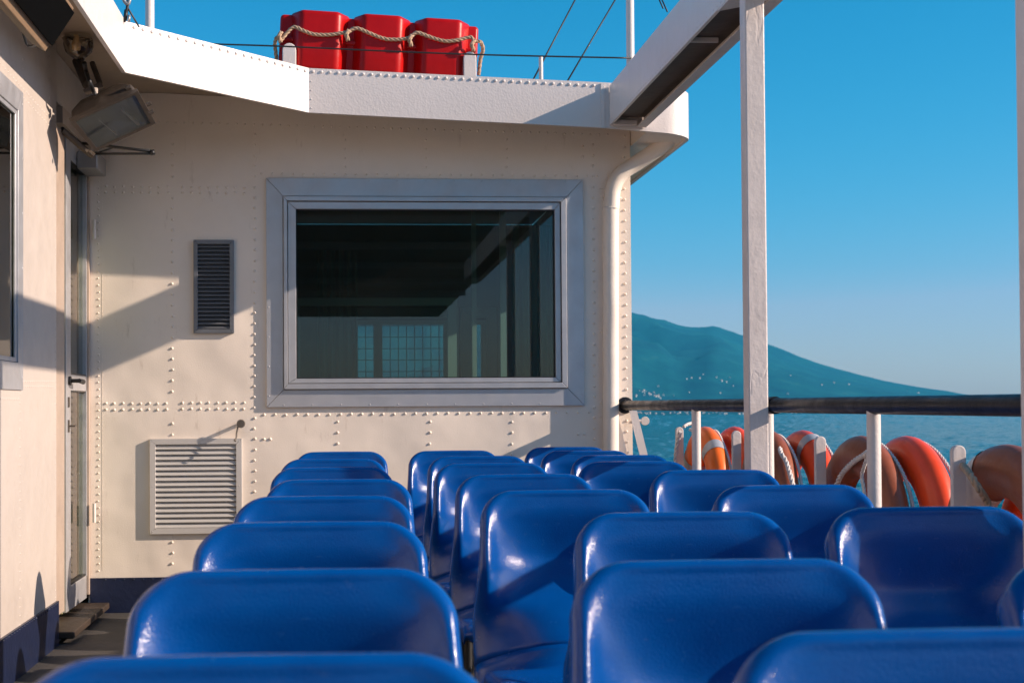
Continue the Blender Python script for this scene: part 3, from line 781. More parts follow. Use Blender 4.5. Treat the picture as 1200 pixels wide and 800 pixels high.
def post(y, xc, label):
    p = thing('post', label, 'post', (xc, y, 0), 'square posts under the beam')
    bm = BM(); s = .034; box(bm, (xc - s, y - s, .012), (xc + s, y + s, bz0 - .008)); obj('shaft', bm, 'oldwhite', p, bevel=.005)
    bm = BM(); box(bm, (xc - .08, y - .08, 0.001), (xc + .08, y + .08, .0118)); obj('base_plate', bm, 'oldwhite', p)
post(4.86, PY(884, 300, 4.86).x, 'square white post with cracked paint holding the beam beside the rail')
post(2.9, PY(1219, 200, 2.9).x, 'white post sliced by the picture edge, nearer than the cracked one')

# ------------------------------------------------------------------ guard rail
RLX = 1.495; RZ = 1.071
rail = thing('guard_rail', 'ship guard rail with black top tube and white uprights', 'railing', (RLX, 5, 0))
bm = BM(); pts = [(RLX, WY - .002 - i * 1.2, RZ) for i in range(8)]; tube(bm, pts, .0255, 18)
obj('handrail', bm, 'rail', rail, smooth=True)
bm = BM(); lathe(bm, [(0, 0), (.045, 0), (.045, .008), (.027, .012)], (RLX, WY - .0005, RZ), (0, -1, 0), 18); lathe(bm, [(.0257, -.03), (.031, -.03), (.031, .03), (.0257, .03)], (RLX, 5.02, RZ), (0, 1, 0), 18)
obj('collar', bm, 'rail', rail, angle=35)
for y in (6.15, 5.08, 4.04, 3.0, 1.95, .9):
    bm = BM(); tube(bm, [(RLX, y, 0), (RLX, y, RZ - .012)], .0195, 16); obj('upright', bm, 'white', rail, angle=40)
for z in (.32, .62):
    bm = BM(); tube(bm, [(RLX, WY - .002, z), (RLX, -1, z)], .012, 10); obj('lower_rail', bm, 'white', rail, smooth=True)
bm = BM(); yb = WY - .03
a = PY(741.5, 481, yb); b = PY(757, 545, yb); dd = (b - a) / (b.z - a.z); base = a + dd * (0 - a.z)
hexa(bm, [(a.x - .020, yb - .004, a.z), (a.x + .022, yb - .004, a.z), (base.x + .022, yb - .004, .0), (base.x - .020, yb - .004, .0)], [(a.x - .020, yb + .004, a.z), (a.x + .022, yb + .004, a.z), (base.x + .022, yb + .004, .0), (base.x - .020, yb + .004, .0)])
obj('brace', bm, 'white', rail)
bm = BM(); c = PY(756, 493, yb + .03); lathe(bm, [(0, -.008), (.022, -.008), (.024, 0), (.022, .008), (0, .008)], c, (0, -1, 0), 18); tube(bm, [c + Vector((-.06, 0, .002)), c + Vector((-.01, 0, 0))], .009, 8)
obj('cleat', bm, 'whiteband', rail, angle=40)

# ------------------------------------------------------------------ life ring brackets and rings
RB = 1.835
bsp = [(7.94, 'white ring bracket beside the deckhouse corner'), (6.76, 'white ring bracket showing just beside the cracked post'), (5.54, 'white ring bracket between the cracked post and the lone white upright'), (4.26, 'white round-topped ring bracket nearest of the row, wound with brown rope')]
for i, (y, lab) in enumerate(bsp):
    bm = BM(); K = 10; w = .021; d = .012; prof = [(-w, 0), (w, 0)] + [(w * math.cos(PI * k / K), .928 + w * math.sin(PI * k / K)) for k in range(K + 1)]
    prism(bm, [(RB + x, y - d, z) for x, z in prof], [(RB + x, y + d, z) for x, z in prof])
    o = obj('ring_bracket', bm, 'oldwhite', None, bevel=.003); tag(o, lab, 'bracket', 'upright brackets holding life rings')
RR, Rr = .308, .080
def ring_mesh(mat):
    bm = BM(); n, m_ = 64, 20; V = []
    for i in range(n):
        a = 2 * PI * i / n; V.append([])
        for k in range(m_):
            b = 2 * PI * k / m_; rr = RR + Rr * math.cos(b) * (1 + .02 * math.sin(3 * a + 1))
            V[-1].append(bm.verts.new((Rr * .74 * math.sin(b), rr * math.cos(a), rr * math.sin(a))))
    for i in range(n):
        for k in range(m_): bm.faces.new((V[i][k], V[(i + 1) % n][k], V[(i + 1) % n][(k + 1) % m_], V[i][(k + 1) % m_]))
    bmesh.ops.recalc_face_normals(bm, faces=bm.faces)
    return bm
def band_bm(a0, wdt):
    bm = BM(); n, m_ = 8, 20; V = []
    for i in range(n + 1):
        a = a0 + wdt * (i / n - .5); V.append([])
        for k in range(m_):
            b = 2 * PI * k / m_; r2 = Rr + .0025; rr = RR + r2 * math.cos(b) * (1 + .02 * math.sin(3 * a + 1))
            V[-1].append(bm.verts.new((r2 * .75 * math.sin(b), rr * math.cos(a), rr * math.sin(a))))
    for i in range(n):
        for k in range(m_): bm.faces.new((V[i][k], V[i + 1][k], V[i + 1][(k + 1) % m_], V[i][(k + 1) % m_]))
    return bm
ring_parts = {}
def rope_ring_bm(phase, sag, off=.052):
    bm = BM(); pts = []
    for q in range(4):
        a0 = phase + q * PI / 2
        for k in range(6):
            u = k / 6; a = a0 + u * PI / 2
            rr = RR + Rr * .62 + .006 + (sag * math.sin(PI * u) if math.sin(a) < .2 else 0)
            pts.append((off + .006 * math.sin(2 * PI * u), rr * math.cos(a), rr * math.sin(a)))
    pts.append(pts[0]); rope(bm, pts, .007, 5)
    return bm
def life_ring(x, y, mat, band, phase, label, tilt=0, bandmat='tape', ropemat='ropew', rz=0, z=.567):
    t = thing('life_ring', label, 'life ring', (x, y, z), 'life rings outside the rail')
    t.rotation_euler = (tilt, 0, rz)
    obj('ring', ring_mesh(mat), mat, t, smooth=True, local=True)
    for q in range(4 if band else 0): obj('band', band_bm(band + q * PI / 2, .16 if bandmat == 'tape' else .42), bandmat, t, smooth=True, local=True)
    obj('grab_rope', rope_ring_bm(phase, .03), ropemat, t, smooth=True, local=True)
    return t
xi, xo = RB + .10, RB + .245
life_ring(xi, 7.76, 'orange', 2.25, .9, 'bright orange life ring beside the deckhouse corner, behind a white upright', bandmat='tape')
life_ring(xo, 7.70, 'redorange', None, 1.2, 'smooth red life ring, outer one of the pair nearest the deckhouse', rz=.03)
life_ring(xi, 6.58, 'terracotta', None, .6, 'brown life ring mostly hidden behind the cracked white post', rz=-.02)
life_ring(xo, 6.52, 'redorange', 1.95, .75, 'orange-red life ring with grey tape patch beside the cracked white post', rz=.03)
life_ring(xi, 5.36, 'terracotta', None, .7, 'dull brown life ring tied with knotted white cord behind a bracket', rz=.02)
life_ring(xo, 5.28, 'redorange', None, .55, 'vivid orange life ring with a white rope loop behind the brown one', rz=.02)
life_ring(xi, 4.14, 'terracotta', 1.02, 2.0, 'terracotta life ring with a broad white band at the picture edge', bandmat='whiteband', ropemat='rope', rz=.03)
life_ring(xo, 4.08, 'redorange', None, .4, 'orange life ring outside the terracotta ring with the white band', rz=.02)
# loose cords tied on brackets and rings
def cord(pts, r, mat, label):
    bm = BM(); rope(bm, pts, r); o = obj('cord', bm, mat, None, smooth=True); tag(o, label, 'cord', 'cords lashing the life rings'); return o
def R(px, py, X): return PX(px, py, X)
ix = xi - Rr * .74 - .010
cord([R(978, 575, ix), R(986, 556, ix), R(1000, 541, ix - .005), R(1012, 533, ix), R(1018, 529, ix - .006), R(1021, 532, ix)], .010, 'ropew', 'white cord running slantwise over the dull brown life ring')
cord([R(1019, 529, ix - .014), R(1013, 545, ix - .014), R(1010, 558, ix - .012), R(1013, 575, ix - .010), R(1014, 590, ix - .01)], .007, 'ropew', 'white cord end hanging straight down the dull brown life ring')
cord([R(1128, 545, ix - .02), R(1137, 556, RB - .04), R(1146, 571, RB - .035), R(1156, 586, ix - .02), R(1160, 600, ix - .02)], .011, 'rope', 'brown cord crossing the nearest bracket over the terracotta ring')
cord([R(914, 525, ix), R(916, 532, ix - .01), R(921, 540, ix), R(926, 556, ix), R(931, 575, ix)], .010, 'ropew', 'white cord draped over the brown ring behind the cracked post')
cord([R(801, 500, RB - .03), R(806, 497, RB), R(814, 496, ix + .03), R(815, 504, ix), R(808, 503, RB)], .009, 'ropew', 'short white cord knotted on top of the bracket at the deckhouse corner')
cord([R(797, 505, RB - .05), R(793, 525, RB - .06), R(792, 545, RB - .06), R(795, 570, RB - .05)], .012, 'ropew', 'white cord hanging loose beside the bracket at the deckhouse corner')

# ------------------------------------------------------------------ roof gear
fl = thing('life_float', 'red moulded buoyant float with rope grab line lying on the roof', 'life float', (.25, 8.2, zt(.2)))
FYF = 8.0
def fpx(px, py, y=FYF): return PY(px, py, y)
tiltf = math.atan((fpx(540, 22).z - fpx(352, 10).z) / (fpx(540, 22).x - fpx(352, 10).x))
fx0, fx1 = fpx(328, 50).x, fpx(563, 50).x; fcx = (fx0 + fx1) / 2
ftop = fpx(445, 17).z; fbot = fpx(445, 87).z
def FL(x, y, z):                               # float frame: tilted with the roof camber
    dx, dz = x - fcx, z - ftop
    return Vector((fcx + dx * math.cos(tiltf) - dz * math.sin(tiltf), y, ftop + dx * math.sin(tiltf) + dz * math.cos(tiltf)))
bm = BM()
def fbox(x0, x1, y0, y1, z0, z1, taper=0.0):
    a = [FL(x0, y0, z0 + taper), FL(x1, y0, z0 + taper), FL(x1, y1, z0), FL(x0, y1, z0)]; b = [FL(x0, y0, z1), FL(x1, y0, z1), FL(x1, y1, z1), FL(x0, y1, z1)]
    hexa(bm, a, b)
H = ftop - fbot
fbox(fx0, fx1, FYF + .075, FYF + .62, fbot + .0, ftop - .010)
body = obj('body', bm, 'red', fl, bevel=.022)
body.data.polygons.foreach_set('use_smooth', [True] * len(body.data.polygons)); body.modifiers[0].segments = 4
for p0, p1 in ((352, 399), (425.5, 471.5), (497.5, 541.5)):
    bm = BM(); x0, x1 = fpx(p0, 50).x, fpx(p1, 50).x; zt_ = ftop + .004; e = .035
    prof = [(x0 - .052, FYF + .085), (x0 + .004, FYF), (x1 - .004, FYF), (x1 + .052, FYF + .085), (x1 + .052, FYF + .6), (x0 - .052, FYF + .6)]
    prism(bm, [FL(x, y, fbot - .004) for x, y in prof], [FL(x, y, zt_) for x, y in prof])
    o = obj('rib', bm, 'red', fl, bevel=.026); o.modifiers[0].segments = 5
    o.data.polygons.foreach_set('use_smooth', [True] * len(o.data.polygons))
bm = BM(); fbox(fx0 + .01, fx1 - .01, FYF + .06, FYF + .10, (fbot + ftop) / 2 - .0, (fbot + ftop) / 2 + .025); obj('groove_band', bm, 'red', fl, bevel=.008)
bm = BM(); rp = [(325, 42), (329, 47), (337, 38), (345, 32), (355, 36), (368, 40.5), (385, 41), (400, 39), (408, 38), (412, 35), (419, 33.5), (428, 37), (440, 42), (452, 46), (466, 46.5), (478, 45), (484, 41), (489, 38.5), (497, 41), (508, 45), (522, 48.5), (535, 47.5), (545, 45), (552, 44), (556, 48), (563, 49)]
rope(bm, [fpx(x, y, FYF - (.014 if 350 < x < 543 else .008)) for x, y in rp], .0105)
for (x, y) in ((408, 42), (482, 48), (555, 54), (329, 44)):
    rope(bm, [fpx(x + 1, y - 6, FYF - .02), fpx(x - 2, y - 2, FYF - .03), fpx(x - 1, y + 3, FYF - .02), fpx(x, y + 6, FYF - .012)], .012)
rope(bm, [fpx(324, 44, FYF), fpx(322, 52, FYF + .05), fpx(323, 60, FYF + .08), fpx(324, 70, FYF + .1)], .011)
rope(bm, [fpx(563, 49, FYF), fpx(566, 58, FYF + .05), fpx(563, 70, FYF + .08), fpx(561, 88, FYF + .1)], .011)
obj('grab_line', bm, 'rope', fl, smooth=True)
for p0, p1, pt in ((331, 347, 51), (543, 558, 61)):
    bm = BM(); x0, x1 = fpx(p0, 60).x, fpx(p1, 60).x; z0 = zt((x0 + x1) / 2) - .02; z1 = fpx(p0, pt).z
    K = 8; r = (x1 - x0) / 2; prof = [(x0, z0), (x1, z0)] + [((x0 + x1) / 2 + r * math.cos(PI * k / K), z1 - r + r * math.sin(PI * k / K)) for k in range(K + 1)]
    prism(bm, [(x, FYF - .012, z) for x, z in prof], [(x, FYF + .035, z) for x, z in prof]); obj('cradle', bm, 'white', fl, bevel=.004)
    bm = BM(); box(bm, (x0, FYF + .55, z0), (x1, FYF + .62, fbot - .05)); obj('cradle', bm, 'white', fl)
bm = BM(); fbox(fx0 + .05, fx1 - .05, FYF + .03, FYF + .6, fbot - .022, fbot - .004); obj('slat_base', bm, 'white', fl)
for x in (fx0 + .12, fx1 - .12):
    bm = BM(); box(bm, (x - .02, FYF + .1, zt(x) - .02), (x + .02, FYF + .5, fbot - .035)); obj('cradle', bm, 'white', fl)

YW = 7.86
rr_ = thing('roof_guard_wire', 'thin dark guard wire strung across the roof in front of the float, with short stanchion', 'guard wire', (.8, YW, zt(.8)))
bm = BM(); tube(bm, smooth_path([PY(215, 50.3, YW), PY(255, 52, YW), PY(330, 54.5, YW), PY(450, 60, YW), PY(570, 64.5, YW), PY(740, 68.3, YW)], 6), .0045, 8); obj('wire', bm, 'cable', rr_, smooth=True)
bm = BM(); a = PY(634, 67, YW); tube(bm, [(a.x, YW + .006, zt(a.x) - .02), (a.x, YW + .006, a.z)], .0115, 12); obj('stanchion', bm, 'white', rr_, angle=40)
bm = BM(); a = PY(218, 50, YW); tube(bm, [(a.x, YW + .006, zt(a.x) - .02), (a.x, YW + .006, a.z)], .0115, 12); obj('stanchion', bm, 'white', rr_, angle=40)
def pole(px, py, y, r, top, name, lab):
    p = PY(px, py, y); bm = BM(); tube(bm, [(p.x, y, zt(p.x) - .02), (p.x, y, top)], r, 14); tag(obj(name, bm, 'white', None, angle=40), lab, 'pole', 'thin white poles on the roof')
pole(738.5, 40, 7.9, .0225, 4.2, 'roof_pole', 'slim white pole rising off the roof beside the overhead beam')
pole(175.5, 15, 7.3, .0225, 4.2, 'roof_pole', 'pinkish white pole rising off the roof above the riveted fascia corner')
def stay(a, b, y0, y1, lab, r=.005):
    p = PY(*a, y0); q = PY(*b, y1); q2 = p + (q - p) * 1.6; bm = BM(); tube(bm, [p, q2], r, 6); tag(obj('stay_cable', bm, 'cable', None, smooth=True), lab, 'cable', 'rigging stays above the roof')
stay((622, 99), (674, 0), 8.3, 8.9, 'slanting dark stay cable rising close beside the short stanchion')
stay((661, 102), (721, 0), 8.3, 8.9, 'slanting dark stay cable between the short stanchion and the roof pole')
stay((782, 14), (774, -4), 8.6, 8.9, 'pair member of short dark stay seen just above the beam, outer one', .0045)
stay((777, 10), (769, -8), 8.6, 8.9, 'pair member of short dark stay seen just above the beam, inner one', .0045)
rg = thing('rigging_tackle', 'dark turnbuckle and wires rising above the fascia corner', 'rigging', tuple(PY(150, 22, 6.6)))
bm = BM(); tube(bm, [PY(145.5, 26, 6.5), PY(149, 10, 6.5), PY(152, -10, 6.5)], .007, 8); tube(bm, [PY(163, 32, 6.5), PY(150, 10, 6.5), PY(142, -6, 6.5)], .004, 8); tube(bm, [PY(148, 12, 6.5), PY(146.5, 24, 6.5)], .009, 8)
obj('wire', bm, 'cable', rg, smooth=True)
bm = BM(); tube(bm, smooth_path([PY(144, -4, 6.49), PY(146, 2, 6.49), PY(150, 5, 6.49), PY(152, 0, 6.49)], 4), .008, 8); tube(bm, [PY(151.5, 18, 6.49), PY(151, 26, 6.49)], .006, 8)
obj('turnbuckle', bm, 'steel', rg, smooth=True)

# ------------------------------------------------------------------ lamps and speaker in the corner
lamp = thing('floodlight', 'brown rectangular floodlight tilted down in the shaded corner above the door', 'floodlight', tuple(PY(130, 130, 6.6)))
g = [PY(84, 142, 6.50), PY(160, 108, 6.50), PY(180, 144, 6.68), PY(112, 176, 6.68)]
gc = sum(g, Vector()) / 4
nrm = (g[1] - g[0]).cross(g[3] - g[0]).normalized()
if nrm.y > 0: nrm = -nrm                         # faces the viewer and down
b1 = [gc + (p - gc) * 1.02 - nrm * .012 for p in g]; b2 = [gc + (p - gc) * .95 - nrm * .07 for p in g]; b3 = [gc + (p - gc) * .62 - nrm * .15 for p in g]
bm = BM(); vs = [[bm.verts.new(p) for p in q] for q in (b1, b2, b3)]
for A, B in zip(vs, vs[1:]):
    for i in range(4): bm.faces.new((A[i], A[(i + 1) % 4], B[(i + 1) % 4], B[i]))
bm.faces.new(vs[2][::-1])
o = obj('housing', bm, 'lampbody', lamp, bevel=.016); o.modifiers[0].segments = 4; o.data.polygons.foreach_set('use_smooth', [True] * len(o.data.polygons))
bm = BM()
for i in range(4):
    j = (i + 1) % 4; a, b = g[i], g[j]
    ia, ib = gc + (a - gc) * .92, gc + (b - gc) * .92; oa, ob = gc + (a - gc) * 1.05, gc + (b - gc) * 1.05
    hexa(bm, [oa + nrm * .004, ob + nrm * .004, ib + nrm * .004, ia + nrm * .004], [oa - nrm * .016, ob - nrm * .016, ib - nrm * .016, ia - nrm * .016])
obj('rim', bm, 'lampbody', lamp)
bm = BM(); hexa(bm, [gc + (p - gc) * .93 + nrm * .001 for p in g], [gc + (p - gc) * .93 - nrm * .003 for p in g]); obj('lens', bm, 'sheenglass', lamp)
bm = BM(); q = [gc + (p - gc) * .9 - nrm * .03 for p in g]; hexa(bm, q, [p - nrm * .004 for p in q]); obj('reflector', bm, 'reflector', lamp)
eu = (g[1] - g[0]).normalized(); ev = (g[3] - g[0]).normalized()
bm = BM()
for k in (-.06, .05): tube(bm, [gc + eu * k - ev * .085 - nrm * .014, gc + eu * (k + .03) + ev * .085 - nrm * .014], .011, 12)
obj('tube', bm, 'tube', lamp, smooth=True)
bm = BM(); top = gc - nrm * .16
a1 = PY(98, 70, 6.75); a2 = PY(115, 100, 6.7)
tube(bm, [PY(90, 72, 6.78), PY(102, 100, 6.66)], .022, 8); tube(bm, [PY(108, 74, 6.72), PY(117, 98, 6.66)], .013, 8)
hexa(bm, [PY(97, 105, 6.60), PY(118, 96, 6.60), PY(122, 103, 6.60), PY(101, 112, 6.60)], [PY(97, 105, 6.66), PY(118, 96, 6.66), PY(122, 103, 6.66), PY(101, 112, 6.66)])
tube(bm, [PY(94, 70, 6.75), (PY(94, 70, 6.75).x, 6.78, A0.z + .16)], .02, 8)
obj('bracket', bm, 'lampbody', lamp)
for px, py in ((150, 103), (174, 122), (177, 132)):
    bm = BM(); lathe(bm, [(0, -.01), (.010, -.01), (.010, .012), (0, .012)], PY(px, py, 6.52), eu, 10); obj('latch', bm, 'lampbody', lamp)
bm = BM(); tube(bm, smooth_path([PY(99, 74, 6.5), PY(101, 84, 6.55), PY(105, 96, 6.45), PY(110, 108, 6.55), PY(111, 110, 6.5)], 6), .010, 10); obj('power_cord', bm, 'cable', lamp, smooth=True)
bm = BM(); lathe(bm, [(0, 0), (.014, 0), (.016, .02), (.0, .022)], PY(111, 109, 6.55), (0, -.5, .8), 12); obj('gland', bm, 'whiteband', lamp, angle=40)

bl = thing('bulkhead_lamp', 'small round glass bulkhead lamp clamped under the roof above the floodlight', 'lamp', tuple(PY(92, 50, 6.5)))
c = PY(92, 52, 6.55)
bm = BM(); lathe(bm, [(.0, -.06), (.035, -.057), (.058, -.035), (.066, -.005), (.062, .03), (.058, .045)], c, (-.05, .25, .95), 24); obj('globe', bm, 'lampglass', bl, smooth=True)
bm = BM(); lathe(bm, [(.0, .0), (.018, .005), (.022, .03), (.012, .05), (.012, .07)], c + Vector((-.01, 0, -.03)), (0, 0, 1), 14); obj('bulb', bm, 'bulb', bl, smooth=True)
bm = BM(); lathe(bm, [(.058, .046), (.070, .045), (.074, .06), (.060, .085), (.03, .10), (.0, .10)], c, (-.05, .25, .95), 20)
box(bm, (c.x - .10, 6.50, c.z + .075), (c.x + .11, 6.66, c.z + .085)); box(bm, (c.x - .02, 6.60, c.z + .085), (c.x + .02, 6.64, A0.z + .16))
hexa(bm, [PY(72, 44, 6.52), PY(76, 42, 6.52), PY(82, 52, 6.5), PY(78, 54, 6.5)], [PY(72, 44, 6.54), PY(76, 42, 6.54), PY(82, 52, 6.52), PY(78, 54, 6.52)])
obj('holder', bm, 'soffit', bl, angle=40)

sp = thing('loudspeaker', 'black faced box with tan sides hung in the corner under the roof', 'loudspeaker', tuple(PY(50, 0, 4.8)))
q0 = PY(61, 54, 5.0); q1 = PY(87, 15, 5.0); L_ = Vector((0, -.9, 0)); th = (q1 - q0).cross(L_).normalized()
if th.z < 0: th = -th
fq = [q0, q1, q1 + L_, q0 + L_]; fc = sum(fq, Vector()) / 4
eq = (q1 - q0).normalized()
cq = [q0 - eq * .030, q1 + eq * .012, q1 + L_ + eq * .012, q0 + L_ - eq * .030]
bm = BM(); hexa(bm, [p + th * .008 for p in cq], [p + th * .07 for p in cq]); obj('case', bm, 'tan', sp, bevel=.003)
bm = BM(); hexa(bm, [p - th * .002 for p in fq], [p + th * .0075 for p in fq]); obj('front_panel', bm, 'deepblack', sp, bevel=.002)
bm = BM()
hexa(bm, [q0 + Vector((-.03, -.1, .03)), q0 + Vector((-.02, -.1, .03)), q0 + Vector((-.02, -.2, .03)), q0 + Vector((-.03, -.2, .03))], [Vector((LX + .02, 4.9, A0.z + .17)), Vector((LX + .06, 4.9, A0.z + .17)), Vector((LX + .06, 4.8, A0.z + .17)), Vector((LX + .02, 4.8, A0.z + .17))])
obj('bracket', bm, 'soffit', sp)
bm = BM(); box(bm, (q1.x - .03, 4.7, q1.z + .03), (q1.x + .0, 4.78, A0.z + .17)); obj('bracket', bm, 'soffit', sp)
bm = BM(); tube(bm, smooth_path([PY(20, 18, 5.2), PY(27, 40, 5.3), PY(32, 53, 5.35), PY(40, 54, 5.3), PY(46, 47, 5.1), PY(38, 40, 5.02), PY(30, 33, 5.0)], 6), .005, 8); obj('power_cord', bm, 'cable', sp, smooth=True)

hk = thing('door_hook', 'thin black triangular hold-back hook on the wall under the floodlight', 'door hook', tuple(PY(106, 178, 7.1)))
bm = BM(); tube(bm, [PY(97, 168, 7.0), PY(140, 173, 6.95), PY(179, 177.5, 6.9)], .007, 8); tube(bm, [PY(106, 180.5, 7.05), PY(179, 180, 6.9)], .006, 8); tube(bm, [PY(178, 176, 6.9), PY(179.5, 181.5, 6.9)], .011, 8)
tube(bm, smooth_path([PY(106, 180, 7.0), PY(118, 178, 7.27), PY(135, 172, 6.96)], 5), .004, 8)
obj('arm', bm, 'black', hk, smooth=True)
bm = BM(); a = PY(70, 152, 6.9); b = PY(106, 181, 7.05); tube(bm, [(LX - .01, a.y, a.z), b], .016, 8); tube(bm, [PY(104, 178, 7.03), PY(110, 183, 7.03)], .014, 8)
obj('mount', bm, 'lampbody', hk)

# ------------------------------------------------------------------ seats
def seat_profile():
    ctrl = [(0.0, .869), (-.046, .800), (-.086, .70), (-.108, .60), (-.122, .515), (-.154, .462), (-.20, .445), (-.30, .447), (-.40, .455), (-.455, .452), (-.488, .436), (-.50, .405)]
    P = smooth_path([(0, y, z) for y, z in ctrl], 24); P = resample(P, .004)
    return P
SP = seat_profile(); SN = len(SP); SLEN = .004 * (SN - 1)
def bump_r(r2, p=1.5): return max(0.0, 1 - r2) ** p
def sstep(a, b, x):
    t = max(0, min(1, (x - a) / (b - a))); return t * t * (3 - 2 * t)
def seat_meshes():
    # rows: clustered near both ends
    ts = []
    t = 0
    while t < SLEN:
        ts.append(t); e = min(t, SLEN - t); t += .0012 if e < .006 else (.003 if e < .03 else (.006 if e < .09 else .011))
    ts.append(SLEN)
    us = [-1, -.996, -.985, -.965, -.935, -.90, -.86]; us += [-.82 + k * .0356 for k in range(24)]; us = us + [-u for u in reversed(us)]; us = sorted(set(round(u, 4) for u in us))
    JT = .415                                        # arc length where backrest meets the pan
    def pt(tt):
        f = tt / .004; i = min(int(f), SN - 2); a = f - i; p = SP[i].lerp(SP[i + 1], a); tg = (SP[min(i + 2, SN - 1)] - SP[max(i - 1, 0)]).normalized()
        return p, Vector((0, tg.z, -tg.y)) if True else None
    rows_ = []
    for tt in ts:
        p, nn = pt(tt)
        if nn.y > 0 and tt < JT: nn = -nn
        if tt >= JT and nn.z < 0 and nn.y > 0: nn = -nn
        hw0 = .2195 + .016 * sstep(.03, .36, tt) - .006 * sstep(.5, .9, tt)
        r = .085 if tt < SLEN / 2 else .06
        e = tt if tt < SLEN / 2 else SLEN - tt
        hw = hw0 if e >= r else hw0 - r + math.sqrt(max(0, r * r - (r - e) ** 2))
        row = []
        for u in us:
            x = u * hw; ds = hw0 - abs(x)
            s = r - math.hypot(r - ds, r - e) if (ds < r and e < r) else min(ds, e)
            s = max(0.0, s); rr = .024
            h = -(rr - math.sqrt(max(0, rr * rr - (rr - s) ** 2))) if s < rr else 0
            back = 1 - sstep(.33, .46, tt)
            h -= .003 * sstep(.026, .046, s) * back * (1 - sstep(.2, .34, tt))                                   # step inside the rim
            h -= .102 * max(0.0, 1 - (abs(x) / .208) ** 2.8) * (.07 * sstep(.016, .030, s) + .93 * sstep(.012, .185, tt)) * (1 - sstep(.23, .41, tt))        # scooped back
            h -= (.10 + 2.4 * sstep(.20, .38, tt) * (1 - sstep(.42, .52, tt))) * x * x       # sides fall away towards the lumbar
            pan = sstep(.44, .54, tt)
            h -= pan * .030 * bump_r((x / .20) ** 2 + ((tt - .66) / .20) ** 2, 1.3)
            row.append((Vector((x, p.y, p.z)) + nn * h, nn))
        rows_.append((tt, row))
    def build(sel, free_first, free_last):
        bm = BM(); V = [[bm.verts.new(c) for c, n_ in row] for tt, row in sel]; m_, k_ = len(V), len(us)
        for i in range(m_ - 1):
            for k in range(k_ - 1): bm.faces.new((V[i][k], V[i][k + 1], V[i + 1][k + 1], V[i + 1][k]))
        # flange wrapping back round the edge
        loop = []
        nv = {}
        order = []
        if free_first: order += [(0, k) for k in range(k_ - 1, -1, -1)]
        else: order += []
        left = [(i, 0) for i in range(m_)]; right = [(i, k_ - 1) for i in range(m_)]
        if free_first and not free_last: order = right[::-1] + [(0, k) for k in range(k_ - 2, 0, -1)] + left
        elif free_last and not free_first: order = left + [(m_ - 1, k) for k in range(1, k_ - 1)] + right[::-1]
        prev = None
        for depth in (.012, .024):
            cur = [bm.verts.new(sel[i][1][k][0] - sel[i][1][k][1] * depth) for i, k in order]
            base = [V[i][k] for i, k in order] if prev is None else prev
            for a in range(len(order) - 1): bm.faces.new((base[a], base[a + 1], cur[a + 1], cur[a]))
            prev = cur
        bmesh.ops.remove_doubles(bm, verts=bm.verts, dist=2e-5)
        bmesh.ops.recalc_face_normals(bm, faces=bm.faces)
        return bm
    jr = min(range(len(rows_)), key=lambda i: abs(rows_[i][0] - JT))
    return build(rows_[:jr + 1], True, False), build(rows_[jr:], False, True)
seat0 = thing('passenger_seat', 'x', 'seat', (0, 0, 0), 'blue plastic passenger seats on deck')
bA, bB = seat_meshes()
for nm, b in (('backrest', bA), ('seat_pan', bB)):
    o = obj(nm, b, 'seat', seat0, smooth=True, local=True, normals=False)
    # make sure the front faces the viewer / up
    me = o.data; s = sum((p.normal.y if nm == 'backrest' else -p.normal.z) * p.area for p in me.polygons)
    if s > 0: me.flip_normals()
    md = o.modifiers.new('shell', 'SOLIDIFY'); md.thickness = .004; md.offset = -1
for sx in (-.13, .13):
    bm = BM(); tube(bm, smooth_path([(sx, -.40, .424), (sx, -.40, .20), (sx, -.41, .006)], 4), .014, 10); tube(bm, smooth_path([(sx, -.17, .418), (sx, -.15, .20), (sx, -.14, .006)], 4), .014, 10)
    tube(bm, [(sx, -.42, .422), (sx, -.14, .415)], .014, 10)
    for y in (-.41, -.14): lathe(bm, [(0, 0), (.03, 0), (.03, .006), (.014, .010)], (sx, y, 0), (0, 0, 1), 14)
    obj('leg_frame', bm, 'black', seat0, local=True, angle=40)
def sx_left(px, Y): return PY(px, 640, Y).x + .2195
colA = [(1.30, None, -.083), (1.975, 152, None), (2.78, 228, None), (3.57, 273.5, None), (4.37, 311, None), (5.22, 317.5, None), (6.05, 328.5, None), (6.95, 346, None)]
colB = [(1.375, 847, None), (2.02, 667, None), (2.92, 672.5, None), (3.72, 563, None), (4.58, 534, None), (5.47, 509, None), (6.22, 501.5, None), (6.98, 479, None)]
colC = [(1.97, 1168, None), (2.98, 967, None), (3.83, 834, None), (4.74, 761, None), (5.50, 677, None), (6.18, 669.5, None), (6.82, 634, None), (7.42, 615, None)]
ordn = ['first', 'second', 'third', 'fourth', 'fifth', 'sixth', 'seventh', 'eighth']
place = []
for colm, nm in ((colA, 'in the column by the cabin door'), (colB, 'in the middle column'), (colC, 'in the column along the rail')):
    for i, (y, lp, x) in enumerate(colm):
        X = x if lp is None else sx_left(lp, y)
        k = len(colm) - 1 - i
        place.append((X, y, f'blue plastic seat {nm}, {ordn[k]} from the cabin wall'))
extra = {0: 'blue plastic seat on the door side, only its blurred top rim in the picture',
         8: 'blue plastic seat blurred at the bottom of the picture, with a curved white glint',
         16: 'blue plastic seat cut off at the picture edge beside the rail'}
for i, (X, y, lab) in enumerate(place):
    o = seat0 if i == 0 else copy_tree(seat0)
    o.location = (X, y, 0); o.rotation_euler.z = random.uniform(-.012, .012)
    o['label'] = extra.get(i, lab)

